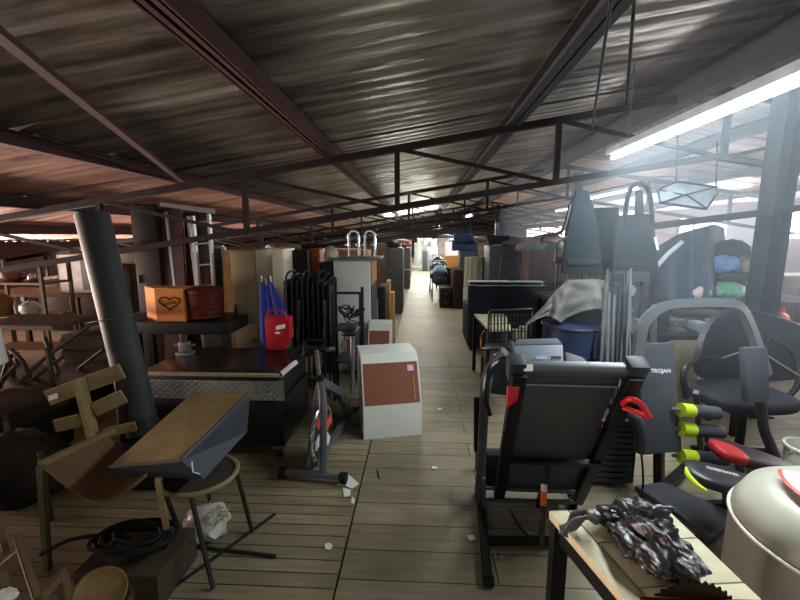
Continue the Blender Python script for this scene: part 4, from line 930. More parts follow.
pad_shape((X + .1, Y + .72, .92), .26, .17, .06, R(90), taper=.6).build('saddle', black, t)
for s in (-1, 1):
    MB().bar((X + s * .07, Y + .6, .36), (X + s * .07, Y + .6 + s * .1, .36 - s * .13), .02, .025).build('crank', chrome, t)
    MB().span((X + s * .09 - .03 + s * .03, Y + .56 + s * .1, .35 - s * .13), (X + s * .09 + .03 + s * .03, Y + .65 + s * .1, .37 - s * .13), .004).build('pedal', black, t)
t.rotation_euler.z = R(-6)
# ---- litter on the floor
def scrap(label, pts, m=paper, th=.003, nm='paper_scrap', cat='litter'):
    z = .004; MB().quad([F(x, y, z) for x, y in pts], th if (F(*pts[1], z) - F(*pts[0], z)).cross(F(*pts[-1], z) - F(*pts[0], z)).z > 0 else -th).build(nm, m, label=label, cat=cat)
scrap('torn white paper lying beside the spin bike foot', [(341, 472), (349, 475), (359, 484), (352, 489), (343, 485), (337, 486)])
scrap('smaller white scrap just below the torn paper by the bike', [(343, 488), (351, 490), (350, 496), (344, 497)])
scrap('tiny curled white scrap near the floor seam', [(352, 497), (355, 499), (354, 504), (351, 503)])
scrap('white disc shaped scrap at the bottom of the floor seam', [(325, 544), (330, 543), (333, 546), (330, 550), (325, 549)])
scrap('tiny white scrap in the aisle right of the console cabinet', [(438, 408), (442, 408), (442, 410), (438, 410)])
scrap('tiny white scrap in the aisle left of the treadmill', [(432, 467), (437, 467), (437, 469), (432, 469)])
scrap('white card lying beside the treadmill base rail', [(467, 536), (474, 535), (476, 540), (470, 541)])
scrap('white scrap under the front crossbar of the treadmill', [(554, 531), (562, 531), (561, 538), (556, 538)])
scrap('dark narrow twig in the aisle near the seam', [(377, 470), (378, 470), (380, 479), (379, 479)], dwood)
# ---- leaning grey pipe
a_, b2 = W(92, 214, 3.15), F(138, 440, 0); b2 = F(140, 452, 0); 
dr = (W(144, 432, 2.62) - W(92, 214, 2.75)); top = W(92, 214, 2.75); bot = top + dr
MB().span((bot.x - .2, bot.y - .17, 0), (bot.x + .2, bot.y + .2, bot.z - .025), .01).build('black_crate', black, label='black crate carrying the leaning grey pipe', cat='crate')
t = T('grey_pipe', 'thick dark grey pipe leaning upright at left, up to the roof frame', 'pipe', bot)
MB().tube([top, top.lerp(bot, .5), bot + V((0, 0, .002))], .103, 28).build('pipe_body', mat('pipe_grey', (44, 50, 48), .6, var=.2, scale=4), t)
MB().tube([top.lerp(bot, .93), bot.lerp(top, .0)], .106, 28).build('lower_sleeve', mat('pipe_dark', (32, 36, 35), .6), t)
MB().tube(curvy([top.lerp(bot, .48) + V((-.14, -.1, 0)), top.lerp(bot, .47) + V((0, -.125, .01)), top.lerp(bot, .47) + V((.14, -.09, .03)), top.lerp(bot, .46) + V((.22, 0, .05))]), .004, 6).build('wire_tie', steel, t)
# ---- truck tool box with chequer plate edge, on castors
t = T('tool_chest', 'long low black tool chest with chequer plate front edge on castors', 'chest', (-1.55, 3.3, 0))
cp = bpy.data.materials.new('chequer_plate'); cp.use_nodes = True; N = cp.node_tree.nodes; L = cp.node_tree.links; b = N['Principled BSDF']; b.inputs['Metallic'].default_value = .85; b.inputs['Roughness'].default_value = .35; b.inputs['Base Color'].default_value = rgb((200, 202, 200))
x0, x1, y0, y1 = -2.12, -1.03, 2.9, 3.6
MB().span((x0, y0, .1), (x1, y1, .46), .005).build('body', blackm, t)
MB().span((x0, y0 - .01, .47), (x1 - .02, y1, .66), .004).build('upper_body', black, t)
mb = MB().span((x0, y0 - .03, .48), (x1 + .02, y0 - .012, .63)); mb.build('chequer_plate_edge', cp, t, label='chequer plate strip')
mb = MB(); i = 0
xx = x0 + .03
while xx < x1:
    for j in range(6):
        zz = .492 + j * .024; s = 1 if (i + j) % 2 else -1
        mb.box((xx, y0 - .031, zz), (.03, .003, .006), Euler((0, R(40 * s), 0)))
    xx += .028; i += 1
mb.build('raised_tread', mat('tread_metal', (190, 192, 190), .25, .9), t)
MB().span((x0, y0 - .04, .665), (x1 + .02, y0 + .0, .685), .003).build('lid_edge', mat('lid_edge_tan', (150, 138, 112), .5), t, label='pale tan lid edge')
MB().span((x0, y0, .66), (x1 + .01, y1, .68), .003).build('lid', mat('lid_black', (22, 23, 24), .25), t)
MB().quad([(x1 + .02, y0 - .033, .485), (x1 + .03, y0 - .033, .485), (x1 + .03, y0 - .033, .63), (x1 + .02, y0 - .033, .63)], .004).build('corner_trim', silver, t)
for (cx_, cy_) in ((x1 - .05, y0 + .03), (x1 - .1, y1 - .1), (x0 + .1, y0 + .08), (x0 + .1, y1 - .1)):
    f_ = MB().span((cx_ - .04, cy_ - .04, .08), (cx_ + .04, cy_ + .04, .1)).bar((cx_ - .025, cy_, .04), (cx_ - .025, cy_, .09), .006, .05).bar((cx_ + .025, cy_, .04), (cx_ + .025, cy_, .09), .006, .05).build('castor_fork', steel, t)
    MB().cyl((cx_ - .02, cy_, .05), (cx_ + .02, cy_, .05), .05, 18).build('castor_wheel', rubber, f_)
# ---- chair with black hopper on it
cc_ = V((-.98, 2.0, 0)); sz = .42
c_ = F(200, 474, sz); X, Y = c_.x, c_.y
t = T('metal_frame_chair', 'thin legged metal chair with round seat carrying the black hopper', 'chair', (X, Y, 0))
tm = mat('dark_tube', (46, 48, 46), .45, .5)
MB().tube([V((X + .19 * math.cos(R(12 * i)), Y + .19 * math.sin(R(12 * i)), sz)) for i in range(30)], .014, 8, closed=True).build('seat_ring', mat('worn_tan_rim', (120, 108, 80), .6), t)
MB().lathe([(.175, sz - .015), (.18, sz), (.01, sz + .004)], (X, Y, 0), 30).build('seat', mat('worn_seat', (58, 52, 44), .8), t)
MB().tube([(X - .17, Y - .08, sz), F(188, 553, .01)], .012, 8).build('leg', tm, t)
MB().tube([(X + .05, Y - .18, sz), F(213, 588, .01)], .012, 8).build('leg', tm, t)
MB().tube([(X + .17, Y + .06, sz), F(252, 531, .01)], .012, 8).build('leg', tm, t)
MB().tube([(X - .1, Y + .17, sz), F(215, 520, .01)], .012, 8).build('leg', tm, t)
MB().bar(F(150, 604, .012), F(275, 514, .012), .012, .012).bar(F(184, 545, .012), F(276, 556, .012), .012, .012).build('cross_rail', tm, t)
# hopper
hz = .50
t = T('black_hopper', 'black sheet metal hopper with dusty brown top lying on the metal frame chair', 'hopper', (X, Y, sz))
tA, tB, tC, tD = W(110, 467, 1.78), W(181, 461, 1.72), W(250, 394, 2.3), W(193, 393, 2.42)
bB, bC = W(204, 479, 1.75), W(247, 432, 2.28)
bA, bD = W(122, 476, 1.85), W(200, 432, 2.4)
def hexa(mb, top, bot):
    A = [mb.bm.verts.new(p) for p in top]; B = [mb.bm.verts.new(p) for p in bot]
    mb.bm.faces.new(A); mb.bm.faces.new(B[::-1])
    for i in range(4): mb.bm.faces.new([A[i], B[i], B[(i + 1) % 4], A[(i + 1) % 4]])
    return mb
# side faces black/blue-grey, top brown sheet set into it
hexa(MB(), [tA, tB, tC, tD], [bA, bB, bC, bD]).build('hopper_body', mat('hopper_slate', (62, 68, 76), .5, .2, var=.15), t)
up = (tB - tA).cross(tD - tA).normalized(); up = up if up.z > 0 else -up
ce = (tA + tB + tC + tD) / 4
MB().quad([p.lerp(ce, .03) + up * .001 for p in (tA, tB, tC, tD)], .006 * (1 if (tB - tA).cross(tD - tA).dot(up) > 0 else -1)).build('dusty_top', mat('dusty_brown', (112, 96, 62), .75, var=.25, scale=5), t, label='dusty brown top sheet')
MB().bar(tB + up * .006, tC + up * .006, .012, .012).bar(tA + up * .003, tB + up * .003, .01, .012).build('rim', mat('hopper_rim', (98, 98, 92), .5, .3), t)
MB().tube([W(192, 462, 1.70), W(193, 472, 1.70), W(200, 474, 1.71)], .003, 6).build('wire_hook', paper, t)
# bag of straw under the chair
junk('straw_bag', 'white plastic bag of straw under the metal frame chair', 'bag', F(207, 522, .07), (.12, .12, .1), mat('milky_film', (170, 172, 168), .35), .3, 2.5, 4, flat=.002)
mb = MB(); random.seed(8); c0 = F(212, 516, .14)
for i in range(45):
    p = c0 + V((random.uniform(-.08, .08), random.uniform(-.06, .06), random.uniform(-.02, .02))); a = random.uniform(0, 6.28); mb.tube([p, p + V((.05 * math.cos(a), .05 * math.sin(a), random.uniform(-.01, .03)))], .0025, 4)
mb.build('straw', mat('straw', (170, 150, 90), .8), label='loose straw poking out of the white bag', cat='straw', kind='stuff')
# ---- deck chair / sling cloth
t = T('sling_chair', 'old folding chair with brown cloth sling left of the hopper', 'chair', F(95, 560, 0))
slm = mat('brown_canvas', (98, 74, 52), .9, var=.2, bump=.3, scale=30)
pa, pb_, pc = W(40, 464, 1.85), W(114, 428, 2.2), W(147, 480, 1.75)
def sf(u, v):
    # u along front edge from left post to right post, v from front edge to rear edge
    l = W(40, 466, 1.75).lerp(W(104, 432, 2.15), v); r_ = W(148, 476, 1.72).lerp(W(150, 455, 2.1), v)
    p = l.lerp(r_, u); p.z -= .16 * math.sin(math.pi * u) * (1 - .55 * v); return p
MB().grid(sf, 24, 10, .004).build('sling_seat', slm, t)
ol = mat('olive_wood', (112, 100, 66), .7)
MB().bar(W(40, 464, 1.75), W(114, 430, 2.2), .03, .025).build('armrest', ol, t)
MB().bar(W(41, 465, 1.75), F(48, 570, .0), .028, .028).build('leg', mat('old_wood', (84, 76, 54), .8), t)
MB().bar(W(158, 480, 1.7), F(172, 560, 0), .025, .03).build('leg', palew, t)
MB().bar(W(40, 452, 2.2), F(52, 520, .0), .025, .025).build('leg', dwood, t)
# ---- pallet-like wooden frame
pm = mat('pallet_wood', (128, 112, 76), .75, var=.25, scale=6, bump=.3)
t = T('pallet', 'broken pale wooden pallet frame standing behind the sling chair', 'pallet', F(90, 470, 0))
Yp = 2.35
for p, q_, wd in (((48, 398), (122, 371), .1), ((94, 410), (124, 396), .09), ((55, 426), (80, 420), .08), ((104, 433), (136, 426), .06)):
    MB().bar(W(*p, Yp), W(*q_, Yp + .05), .025, wd, bev=.003).build('slat', pm, t)
MB().bar(W(79, 380, Yp - .03), W(93, 436, Yp - .03), .03, .07).build('stringer', pm, t)
MB().bar(W(88, 425, Yp + .04), F(92, 476, 0), .04, .05).bar(W(118, 378, Yp + .08), F(126, 470, 0), .04, .05).build('support_post', dwood, t)
MB().quad([W(48, 396, Yp - .02), W(57, 393, Yp - .02), W(58, 398, Yp - .02), W(49, 401, Yp - .02)], .003).build('white_mark', paper, t)
# ---- coiled black hose
t = T('coiled_hose', 'coil of thick black hose on a box below the sling chair', 'hose', F(135, 545, .1))
random.seed(2)
c0 = F(138, 548, .18)
mb = MB(); pts = []
for i in range(130):
    a = i * .33; r_ = .13 + .02 * math.sin(i * .21); r_ *= 1 + .35 * noise.noise(V((i * .17, 0, 0))); pts.append(c0 + V((r_ * math.cos(a) * 1.15 + .06 * noise.noise(V((i * .09, 5, 0))), r_ * math.sin(a) * .85 + .05 * noise.noise(V((i * .08, 9, 0))), .02 + .03 * abs(math.sin(i * .13)) + .0003 * i)))
mb.tube(pts, .009, 8); mb.build('hose', rubber, t)
MB().tube(curvy([F(40, 555, .2), F(70, 540, .24), F(105, 535, .25), F(130, 538, .24)]), .009, 8).build('hose_end', rubber, t)
MB().span((c0.x - .2, c0.y - .16, .001), (c0.x + .2, c0.y + .16, .175), .005).build('brown_carton', mat('carton_brown', (58, 48, 36), .8), label='brown carton under the coiled hose', cat='box')
scrap('small white tag lying on the hose coil', [(130, 524), (136, 523), (137, 526), (131, 527)]); bpy.data.objects.remove([o for o in bpy.data.objects if o.get('label') == 'small white tag lying on the hose coil'][0])
# ---- wooden frame pieces lower left
ow = mat('orange_brown_wood', (96, 78, 56), .65, var=.25, scale=5)
t = T('wooden_chair_frame', 'upturned brown wooden chair frame in the bottom left corner', 'chair', F(22, 600, 0))
MB().bar(W(17, 536, 1.35), W(38, 600, 1.2), .025, .05, bev=.004).build('leg', ow, t)
MB().bar(W(0, 570, 1.35), W(22, 552, 1.38), .02, .035).build('rail', ow, t)
MB().bar(W(0, 527, 1.38), W(6, 552, 1.32), .02, .03).build('leg', ow, t)
MB().bar(W(38, 600, 1.22), W(64, 572, 1.35), .022, .03).build('rail', ow, t)
MB().bar(W(38, 600, 1.22), (W(38, 600, 1.22).x, 1.2, 0.0), .03, .03).build('prop_leg', ow, t)
MB().bar(W(62, 574, 1.34), (W(62, 574, 1.34).x, 1.34, 0), .03, .03).build('prop_leg', ow, t)
MB().bar((W(0, 570, 1.35)), (W(0, 570, 1.35).x, 1.35, 0), .03, .03).build('prop_leg', ow, t)
c = W(100, 590, 1.25)
t = T('round_basket', 'round brown basket lid at the bottom left beside the chair frame', 'basket', (c.x, c.y, 0))
M_ = Matrix.Rotation(R(30), 4, 'Y') @ Matrix.Rotation(R(25), 4, 'X')
MB().lathe([(.02, -.02), (.07, -.015), (.085, 0), (.08, .006), (.065, -.005), (.01, -.008)], c + V((.0, .0, -.01)), 28, M_.to_3x3()).build('lid', mat('basket_brown', (104, 82, 46), .7, var=.3, scale=14, bump=.4), t)
MB().lathe([(.08, 0), (.1, c.z - .06), (.09, c.z - .05), (.01, c.z - .055)], (c.x, c.y, 0), 24).build('basket_body', dwood, t)
junk('white_rag', 'white rag in the very bottom left corner', 'rag', W(6, 596, 1.3), (.04, .03, .02), paper, .3, 2, 3)
# white curved thing at left edge
c = W(-13, 347, 2.4)
t = T('white_lamp_shade', 'white curved shade cut off by the left edge', 'lamp', (c.x, c.y, 0))
MB().lathe([(.06, -.13), (.09, -.11), (.075, .12), (.05, .13)], c, 24).build('shade', white, t)
MB().cyl((c.x, c.y, .02), (c.x, c.y, c.z - .1), .015, 10).lathe([(.14, 0), (.14, .02), (.02, .03)], (c.x, c.y, 0), 20).build('stand', blackm, t)
# ---- left mid: table with box, basket, panels, ladder
Yt = 3.95
zt_ = W(200, 322, Yt).z
t = T('black_table', 'long black table carrying the cardboard box and the red basket', 'table', (-2.4, 4.3, 0))
tb0, tb1 = W(112, 322, Yt).x, W(230, 322, Yt).x
MB().span((tb0, Yt - .05, zt_ - .12), (tb1, Yt + .55, zt_), .004).build('table_top', black, t)
for x in (tb0 + .06, tb1 - .06):
    for y in (Yt, Yt + .5): MB().bar((x, y, 0), (x, y, zt_ - .12), .06, .06).build('leg', black, t)
MB().span((W(212, 340, 4.2).x, 4.05, .3), (W(236, 340, 4.2).x, 4.1, zt_ - .13)).build('side_panel', mat('olive_panel', (58, 58, 46), .7), t)
b0, b1 = W(157, 320, Yt).x, W(185, 320, Yt).x; zh = W(170, 289, Yt).z
t = T('cardboard_box', 'orange brown cardboard box with black heart logo on the black table', 'box', ((b0 + b1) / 2, Yt + .15, zt_))
cb = mat('cardboard_orange', (190, 122, 62), .8, var=.08, scale=4)
MB().prism([(b0, Yt, zt_ + .001), (b1, Yt + .0, zt_ + .001), (b1 - .02, Yt + .3, zt_ + .001), (b0 - .21, Yt + .16, zt_ + .001)], (0, 0, zh - zt_)).build('carton', cb, t, smooth=15)
MB().quad([(b0, Yt, zh + .002), (b1, Yt, zh + .002), (b1 - .02, Yt + .14, zh + .012), (b0 - .2, Yt + .14, zh + .012)], .003).build('flap', mat('cardboard_light', (205, 145, 88), .8), t)
hc = V(((b0 + b1) / 2 + .0, Yt - .004, (zt_ + zh) / 2 + .03)); hp = []
for i in range(28):
    a = 2 * math.pi * i / 28; hp.append(hc + V((.0068 * 16 * math.sin(a) ** 3, 0, .0046 * (13 * math.cos(a) - 5 * math.cos(2 * a) - 2 * math.cos(3 * a) - math.cos(4 * a)))))
ink = mat('black_ink', (30, 26, 24), .7)
MB().tube(hp, .006, 6, closed=True).build('heart_logo', ink, t, label='black heart outline logo')
text('logo_lettering', 'Castle', .062, ink, t, hc + V((0, -.004, 0)), (1, 0, .12), (0, 0, 1), 'black lettering across the heart')
c = W(205, 318, Yt + .2); c.z = zt_ + .001
t = T('red_basket', 'dark red woven lidded basket on the black table beside the cardboard box', 'basket', c)
rb = mat('dark_red_wicker', (84, 28, 22), .6, var=.4, scale=50, bump=.4)
hb_ = W(205, 290, Yt).z - zt_
MB().lathe([(.14, 0), (.17, .02), (.185, hb_ * .8), (.18, hb_ * .82), (.01, hb_ * .83)], c, 32).build('basket_body', rb, t)
MB().lathe([(.19, hb_ * .83), (.195, hb_ * .95), (.18, hb_), (.01, hb_ * 1.03)], c, 32).build('lid', rb, t)
mb = MB()
for k in range(5): mb.tube([c + V((.183 * math.cos(R(12 * i)), .183 * math.sin(R(12 * i)), .03 + hb_ * .17 * k)) for i in range(30)], .006, 5, closed=True)
mb.build('woven_band', mat('lighter_red_wicker', (104, 40, 30), .5), t)  # raised bands in a lighter red than the basket
def toz(px0, px1, pyt, Y, dp, m, name, label, cat, doors=1, **k):
    a = box_at(px0, px1, pyt, Y, dp); return cabinet(name, label, cat, *a, m, doors=doors, **k)
toz(139, 165, 204, 4.75, .45, mat('wardrobe_black', (26, 20, 20), .5), 'dark_wardrobe', 'tall black wardrobe behind the cardboard box', 'wardrobe')
def leaning(name, label, cat, px0, px1, pyt, Y, m, lean=.12, th=.03):
    a, b_ = cx(px0, px1, Y); z = zt(pyt, Y, (px0 + px1) / 2)
    return MB().quad([(a, Y - lean, 0), (b_, Y - lean, 0), (b_, Y, z), (a, Y, z)], th).build(name, m, label=label, cat=cat)
leaning('door_panel', 'dark reddish brown door panel leaning right of the black wardrobe', 'panel', 167, 190, 208, 4.85, mat('door_brown', (66, 44, 42), .55, var=.2))
leaning('door_panel', 'second dark brown door panel leaning behind the ladder', 'panel', 192, 214, 213, 4.95, mat('door_brown2', (56, 42, 40), .55, var=.2))
for (p, q_, lab) in (((166, 212), (174, 300), 'aluminium pole leaning at the left edge of the door panel'), ((188, 216), (197, 300), 'aluminium pole leaning between the two door panels')):
    MB().bar(W(*p, 4.7), V((W(q_[0] + 5, q_[1], 4.55).x, 4.55, 0)), .03, .02).build('aluminium_pole', silver, label=lab, cat='pole')
Yl = 4.62
t = T('ladder', 'aluminium ladder standing upright beside the dark door panels', 'ladder', (W(205, 300, Yl).x, Yl, 0))
l0, l1 = (W(193, 216, Yl), V((W(201, 300, Yl).x, Yl, 0))), (W(209, 214, Yl), V((W(214, 290, Yl).x, Yl, 0)))
for a, b_ in (l0, l1): MB().bar(a, b_, .025, .05).build('rail', silver, t)
for k in range(8):
    f_ = .04 + k * .125; MB().cyl(l0[0].lerp(l0[1], f_), l1[0].lerp(l1[1], f_), .012, 8).build('rung', silver, t)
MB().quad([W(160, 202, 4.7), W(214, 209, 4.7), W(214, 214, 4.7), W(160, 206, 4.7)], .02).build('top_rail', steel, label='dull steel rail crossing above the ladder and door panels', cat='rail')
# window frame and boards
t = T('white_window_frame', 'white window frame leaning behind the ladder', 'window frame', W(220, 280, 5.2).to_2d().to_3d())
a, b_ = cx(212, 227, 5.2); zA = zt(247, 5.2, 220)
MB().bar((a, 5.2, 0), (a, 5.2, zA), .05, .04).bar((b_, 5.2, 0), (b_, 5.2, zA), .05, .04).bar((a, 5.2, zA), (b_, 5.2, zA), .05, .04).bar((a, 5.2, .7), (b_, 5.2, .7), .05, .04).build('frame', white, t)
MB().span((a, 5.2, .7), (b_, 5.205, zA)).build('glass', mat('pane_green_grey', (84, 96, 92), .15), t)
leaning('tan_board', 'tan board standing between the window frame and the tan locker', 'board', 227, 236, 250, 5.0, mat('tan_board', (168, 138, 96), .7))
toz(233, 258, 250, 4.4, .5, tan, 'metal_locker', 'tall dusty tan metal locker behind the tool chest', 'locker', handle=blackm)
toz(257, 285, 249, 5.2, .5, mat('ivory_door', (232, 222, 198), .5, var=.06), 'white_cupboard', 'ivory two door cupboard right of the tan locker', 'cupboard', 2, handle=steel)
toz(286, 309, 250, 5.6, .5, mat('near_black_wood', (30, 18, 18), .5), 'dark_wardrobe', 'very dark wardrobe between the ivory cupboard and orange brown cabinet', 'wardrobe')
toz(309, 321, 249, 5.8, .5, mat('orange_wood', (140, 76, 44), .45, var=.15), 'wooden_cabinet', 'narrow orange brown wooden cabinet behind the stacked dark chairs', 'cabinet')
# stack of folded dark chairs
random.seed(4)
for i in range(9):
    px = 288 + i * 5.2; Yc = 4.3 + .03 * i; m_ = [mat('dark_green_plastic', (34, 38, 34), .5), black][i % 2]
    t = T('folded_chair', 'dark folding chair in the packed row beside the blue umbrellas', 'chair', (W(px, 350, Yc).x, Yc, 0), 'packed dark folding chairs')
    x = W(px, 350, Yc).x; zT = zt(276 + (i % 3) * 3, Yc, px)
    MB().span((x - .02, Yc, .45), (x + .0, Yc + .4, zT - .05), .006).build('seat', m_, t)
    for yy in (Yc, Yc + .4): MB().tube([(x, yy, 0), (x + .01, yy, zT)], .012, 6).build('leg', blackm, t)
    MB().tube(curvy([(x + .01, Yc, zT - .02), (x + .01, Yc + .1, zT + .03), (x + .01, Yc + .3, zT + .03), (x + .01, Yc + .4, zT - .02)]), .012, 6).build('backrest', m_, t)
# blue umbrellas and red bag
bl_ = mat('royal_blue_fabric', (36, 52, 132), .7, var=.25, scale=20, stretch=(4, 4, .6))
for i, (p, q_) in enumerate([((262, 281), (265, 345)), ((266, 284), (276, 345)), ((271, 281), (284, 340)), ((274, 288), (291, 338))]):
    A = W(*p, 3.9); B = W(*q_, 3.8)
    t = T('folded_umbrella', ['folded blue beach umbrella nearest the tan locker', 'folded blue beach umbrella, second from the tan locker', 'folded blue beach umbrella leaning over the red bag', 'folded blue beach umbrella furthest right, beside the dark chairs'][i], 'umbrella', (B.x, B.y, 0))
    MB().tube([A.lerp(B, k / 8) for k in range(9)], [.012, .025, .032, .036, .038, .04, .042, .044, .03], 9, sq=(1, .8)).build('canopy', bl_, t)
    MB().cyl(A + V((0, 0, .05)), (B.x, B.y, .01), .008, 8).build('pole', steel, t)
c = W(278, 350, 3.55)
zc_ = c.z
t = T('red_bag', 'bright red fabric bag with white label hanging below the blue umbrellas', 'bag', c)
MB().quad([W(264, 317, 3.5), W(289, 317, 3.5), W(290, 338, 3.5), W(284, 351, 3.5), W(266, 351, 3.5)], .12, .02).build('bag_body', mat('red_fabric', (156, 24, 32), .8, var=.2, bump=.2, scale=15), t)
MB().quad([W(276, 326, 3.36), W(285, 324, 3.36), W(285, 328, 3.36), W(276, 330, 3.36)], .003).quad([W(275, 332, 3.36), W(280, 332, 3.36), W(280, 334, 3.36), W(275, 334, 3.36)], .003).build('white_label', paper, t)
MB().tube(curvy([W(266, 319, 3.44), W(270, 311, 3.46), W(282, 311, 3.46), W(288, 319, 3.44)]), .008, 6).build('strap', mat('red_fabric', (182, 28, 36), .7), t)
t = T('drab_carton', 'drab brown cabinet under the red bag', 'cabinet', (c.x, 3.85, 0))
cabz = W(275, 351, 3.5).z
bpy.data.objects.remove(t)
cabinet('drab_cabinet', 'drab brown cabinet under the red bag', 'cabinet', W(246, 360, 3.78).x, W(296, 360, 3.78).x - .1, 3.76, 4.0, 0, cabz - .005, mat('drab_brown', (66, 60, 50), .7), doors=2, handles=False)
# black tube trolley behind the bike
t = T('black_trolley', 'black tubular trolley frame between tool chest and spin bike', 'trolley', F(310, 412, 0))
MB().tube(rnd([W(299, 300, 3.9), W(297, 380, 3.9), W(298, 405, 3.9), F(292, 418, .03)], .08), .014, 8).build('frame', blackm, t)
MB().tube(rnd([W(325, 300, 3.95), W(325, 380, 3.95), F(324, 410, .03)], .08), .014, 8).build('frame', blackm, t)
MB().bar(W(298, 340, 3.9), W(325, 340, 3.95), .02, .02).bar(W(298, 380, 3.9), W(325, 380, 3.95), .02, .02).build('crossbar', blackm, t)
# black rack with cables
Yr = 4.05
t = T('black_rack', 'black steel rack holding tangled cables in front of the white cabinet', 'rack', (W(349, 400, Yr).x, Yr + .15, 0))
for px, yy, tp_ in ((334, Yr, 292), (363, Yr, 287), (337, Yr + .35, 294), (361, Yr + .35, 292)):
    p = W(px, 350, yy); MB().bar((p.x, yy, 0), (p.x, yy, zt(tp_, yy, px)), .028, .028).build('post', blackm, t)
for pz in (293, 330, 362):
    z = zt(pz, Yr, 350); MB().span((W(334, 350, Yr).x, Yr - .01, z - .012), (W(363, 350, Yr).x, Yr + .36, z)).build('shelf', blackm, t) if pz > 300 else MB().bar(W(334, pz, Yr), W(363, pz, Yr), .025, .025).build('top_bar', blackm, t)
random.seed(6)
for i, (cc, zz) in enumerate([((30, 28, 28), 330), ((44, 34, 32), 330), ((110, 66, 50), 362)]):
    c = V((W(349, 350, Yr).x, Yr + .15, zt(zz, Yr, 350) + .02)); pts = [c + V((random.uniform(-.14, .14), random.uniform(-.1, .1), random.uniform(0, .22))) for _ in range(14)]
    MB().tube(curvy(pts, 5), .007, 5).build('tangled_cable', mat('cable_%d' % i, cc, .5), label=['black tangled cable on the upper shelf of the black rack', 'dark brown tangled cable on the upper shelf of the black rack', 'reddish cable tangle on the lower shelf of the black rack'][i], cat='cable')
# white cabinet with wooden side and chrome frames on top
Yw = 5.0
a = box_at(334, 371, 260, Yw, .55)
t = cabinet('white_filing_cabinet', 'large white cabinet with wooden side standing behind the black rack', 'cabinet', *a, white, doors=1, handles=False)
MB().span((a[1] + .001, a[2], a[5] - .3), (a[1] + .015, a[3], a[5] - .01)).build('wooden_side', mat('side_tan', (160, 116, 78), .6), t, label='tan wooden side strip')
MB().span((a[1] + .001, a[2], .05), (a[1] + .012, a[3], a[5] - .31)).build('dark_side', dgrey, t)
MB().span((a[0] - .05, a[2] - .05, a[5] + .001), (a[1] + .12, a[3], a[5] + .03), .003).build('top_board', mgrey, t)
zz = a[5] + .032
for i, (p0, p1) in enumerate(((349, 359), (365, 375))):
    t = T('chrome_frame', ['left arched chrome chair frame on the white cabinet', 'right arched chrome chair frame on the white cabinet'][i], 'chair frame', (W((p0 + p1) / 2, 250, Yw + .1).x, Yw + .2, zz))
    for dy in (0, .25):
        A, B = W(p0, 257, Yw + .1 + dy), W(p1, 257, Yw + .1 + dy); h = zt(231, Yw + .1) - zz
        r_ = (B.x - A.x) / 2; mx_ = (A.x + B.x) / 2; y = Yw + .1 + dy
        pts = [V((A.x, y, zz + .013))] + [V((mx_ - r_ * math.cos(R(k * 18)), y, zz + h - r_ + r_ * math.sin(R(k * 18)))) for k in range(11)] + [V((B.x, y, zz + .013))]
        MB().tube(pts, .018, 8).build('arched_tube', chrome, t)
    MB().bar((A.x, Yw + .1, zz + .15), (A.x, Yw + .35, zz + .15), .015, .015).bar((B.x, Yw + .1, zz + .15), (B.x, Yw + .35, zz + .15), .015, .015).build('link_bar', chrome, t)
junk('white_sack', 'pale rounded sack left of the white cabinet top', 'sack', W(331, 254, 5.1), (.09, .12, .1), mat('pale_sack', (180, 170, 156), .7), .15, 2, 4)
sk = W(331, 262, 5.1)
cabinet('narrow_stand', 'narrow dark stand under the pale sack', 'stand', sk.x - .13, sk.x + .03, 5.0, 5.35, 0, sk.z, black, doors=1, handles=False)
# small black cabinet, yellow planks, grey locker
a = box_at(378, 385, 287, 6.0, .5); cabinet('black_cabinet', 'small black cabinet beside the yellow planks at the aisle', 'cabinet', *a, black, doors=1, handles=False)
plw = mat('yellow_plank', (184, 142, 84), .6, var=.15, scale=5, stretch=(5, 5, 1))
for i, (p0, pt) in enumerate(((386.5, 281), (390.5, 293))):
    a = box_at(p0, p0 + 3.2, pt, 6.6 - i * .3, .25); MB().span((a[0], a[2], 0), (a[1], a[3], a[5]), .003).build('wooden_plank', plw, label=['taller yellow plank standing against the grey locker', 'shorter yellow plank standing nearest the aisle'][i], cat='plank')
a = box_at(385, 402, 248, 8.9, .75)
cabinet('grey_locker', 'tall dark grey steel locker at the left edge of the aisle', 'locker', *a, mat('locker_grey', (70, 74, 72), .5, .2), face='X', doors=1, handle=steel)
junk('dark_bundle', 'dark bundle on top of the tall grey locker', 'bundle', (a[0] + .15, a[2] + .3, a[5] + .07), (.16, .14, .1), black, .3, 2, 6, flat=a[5] + .002)
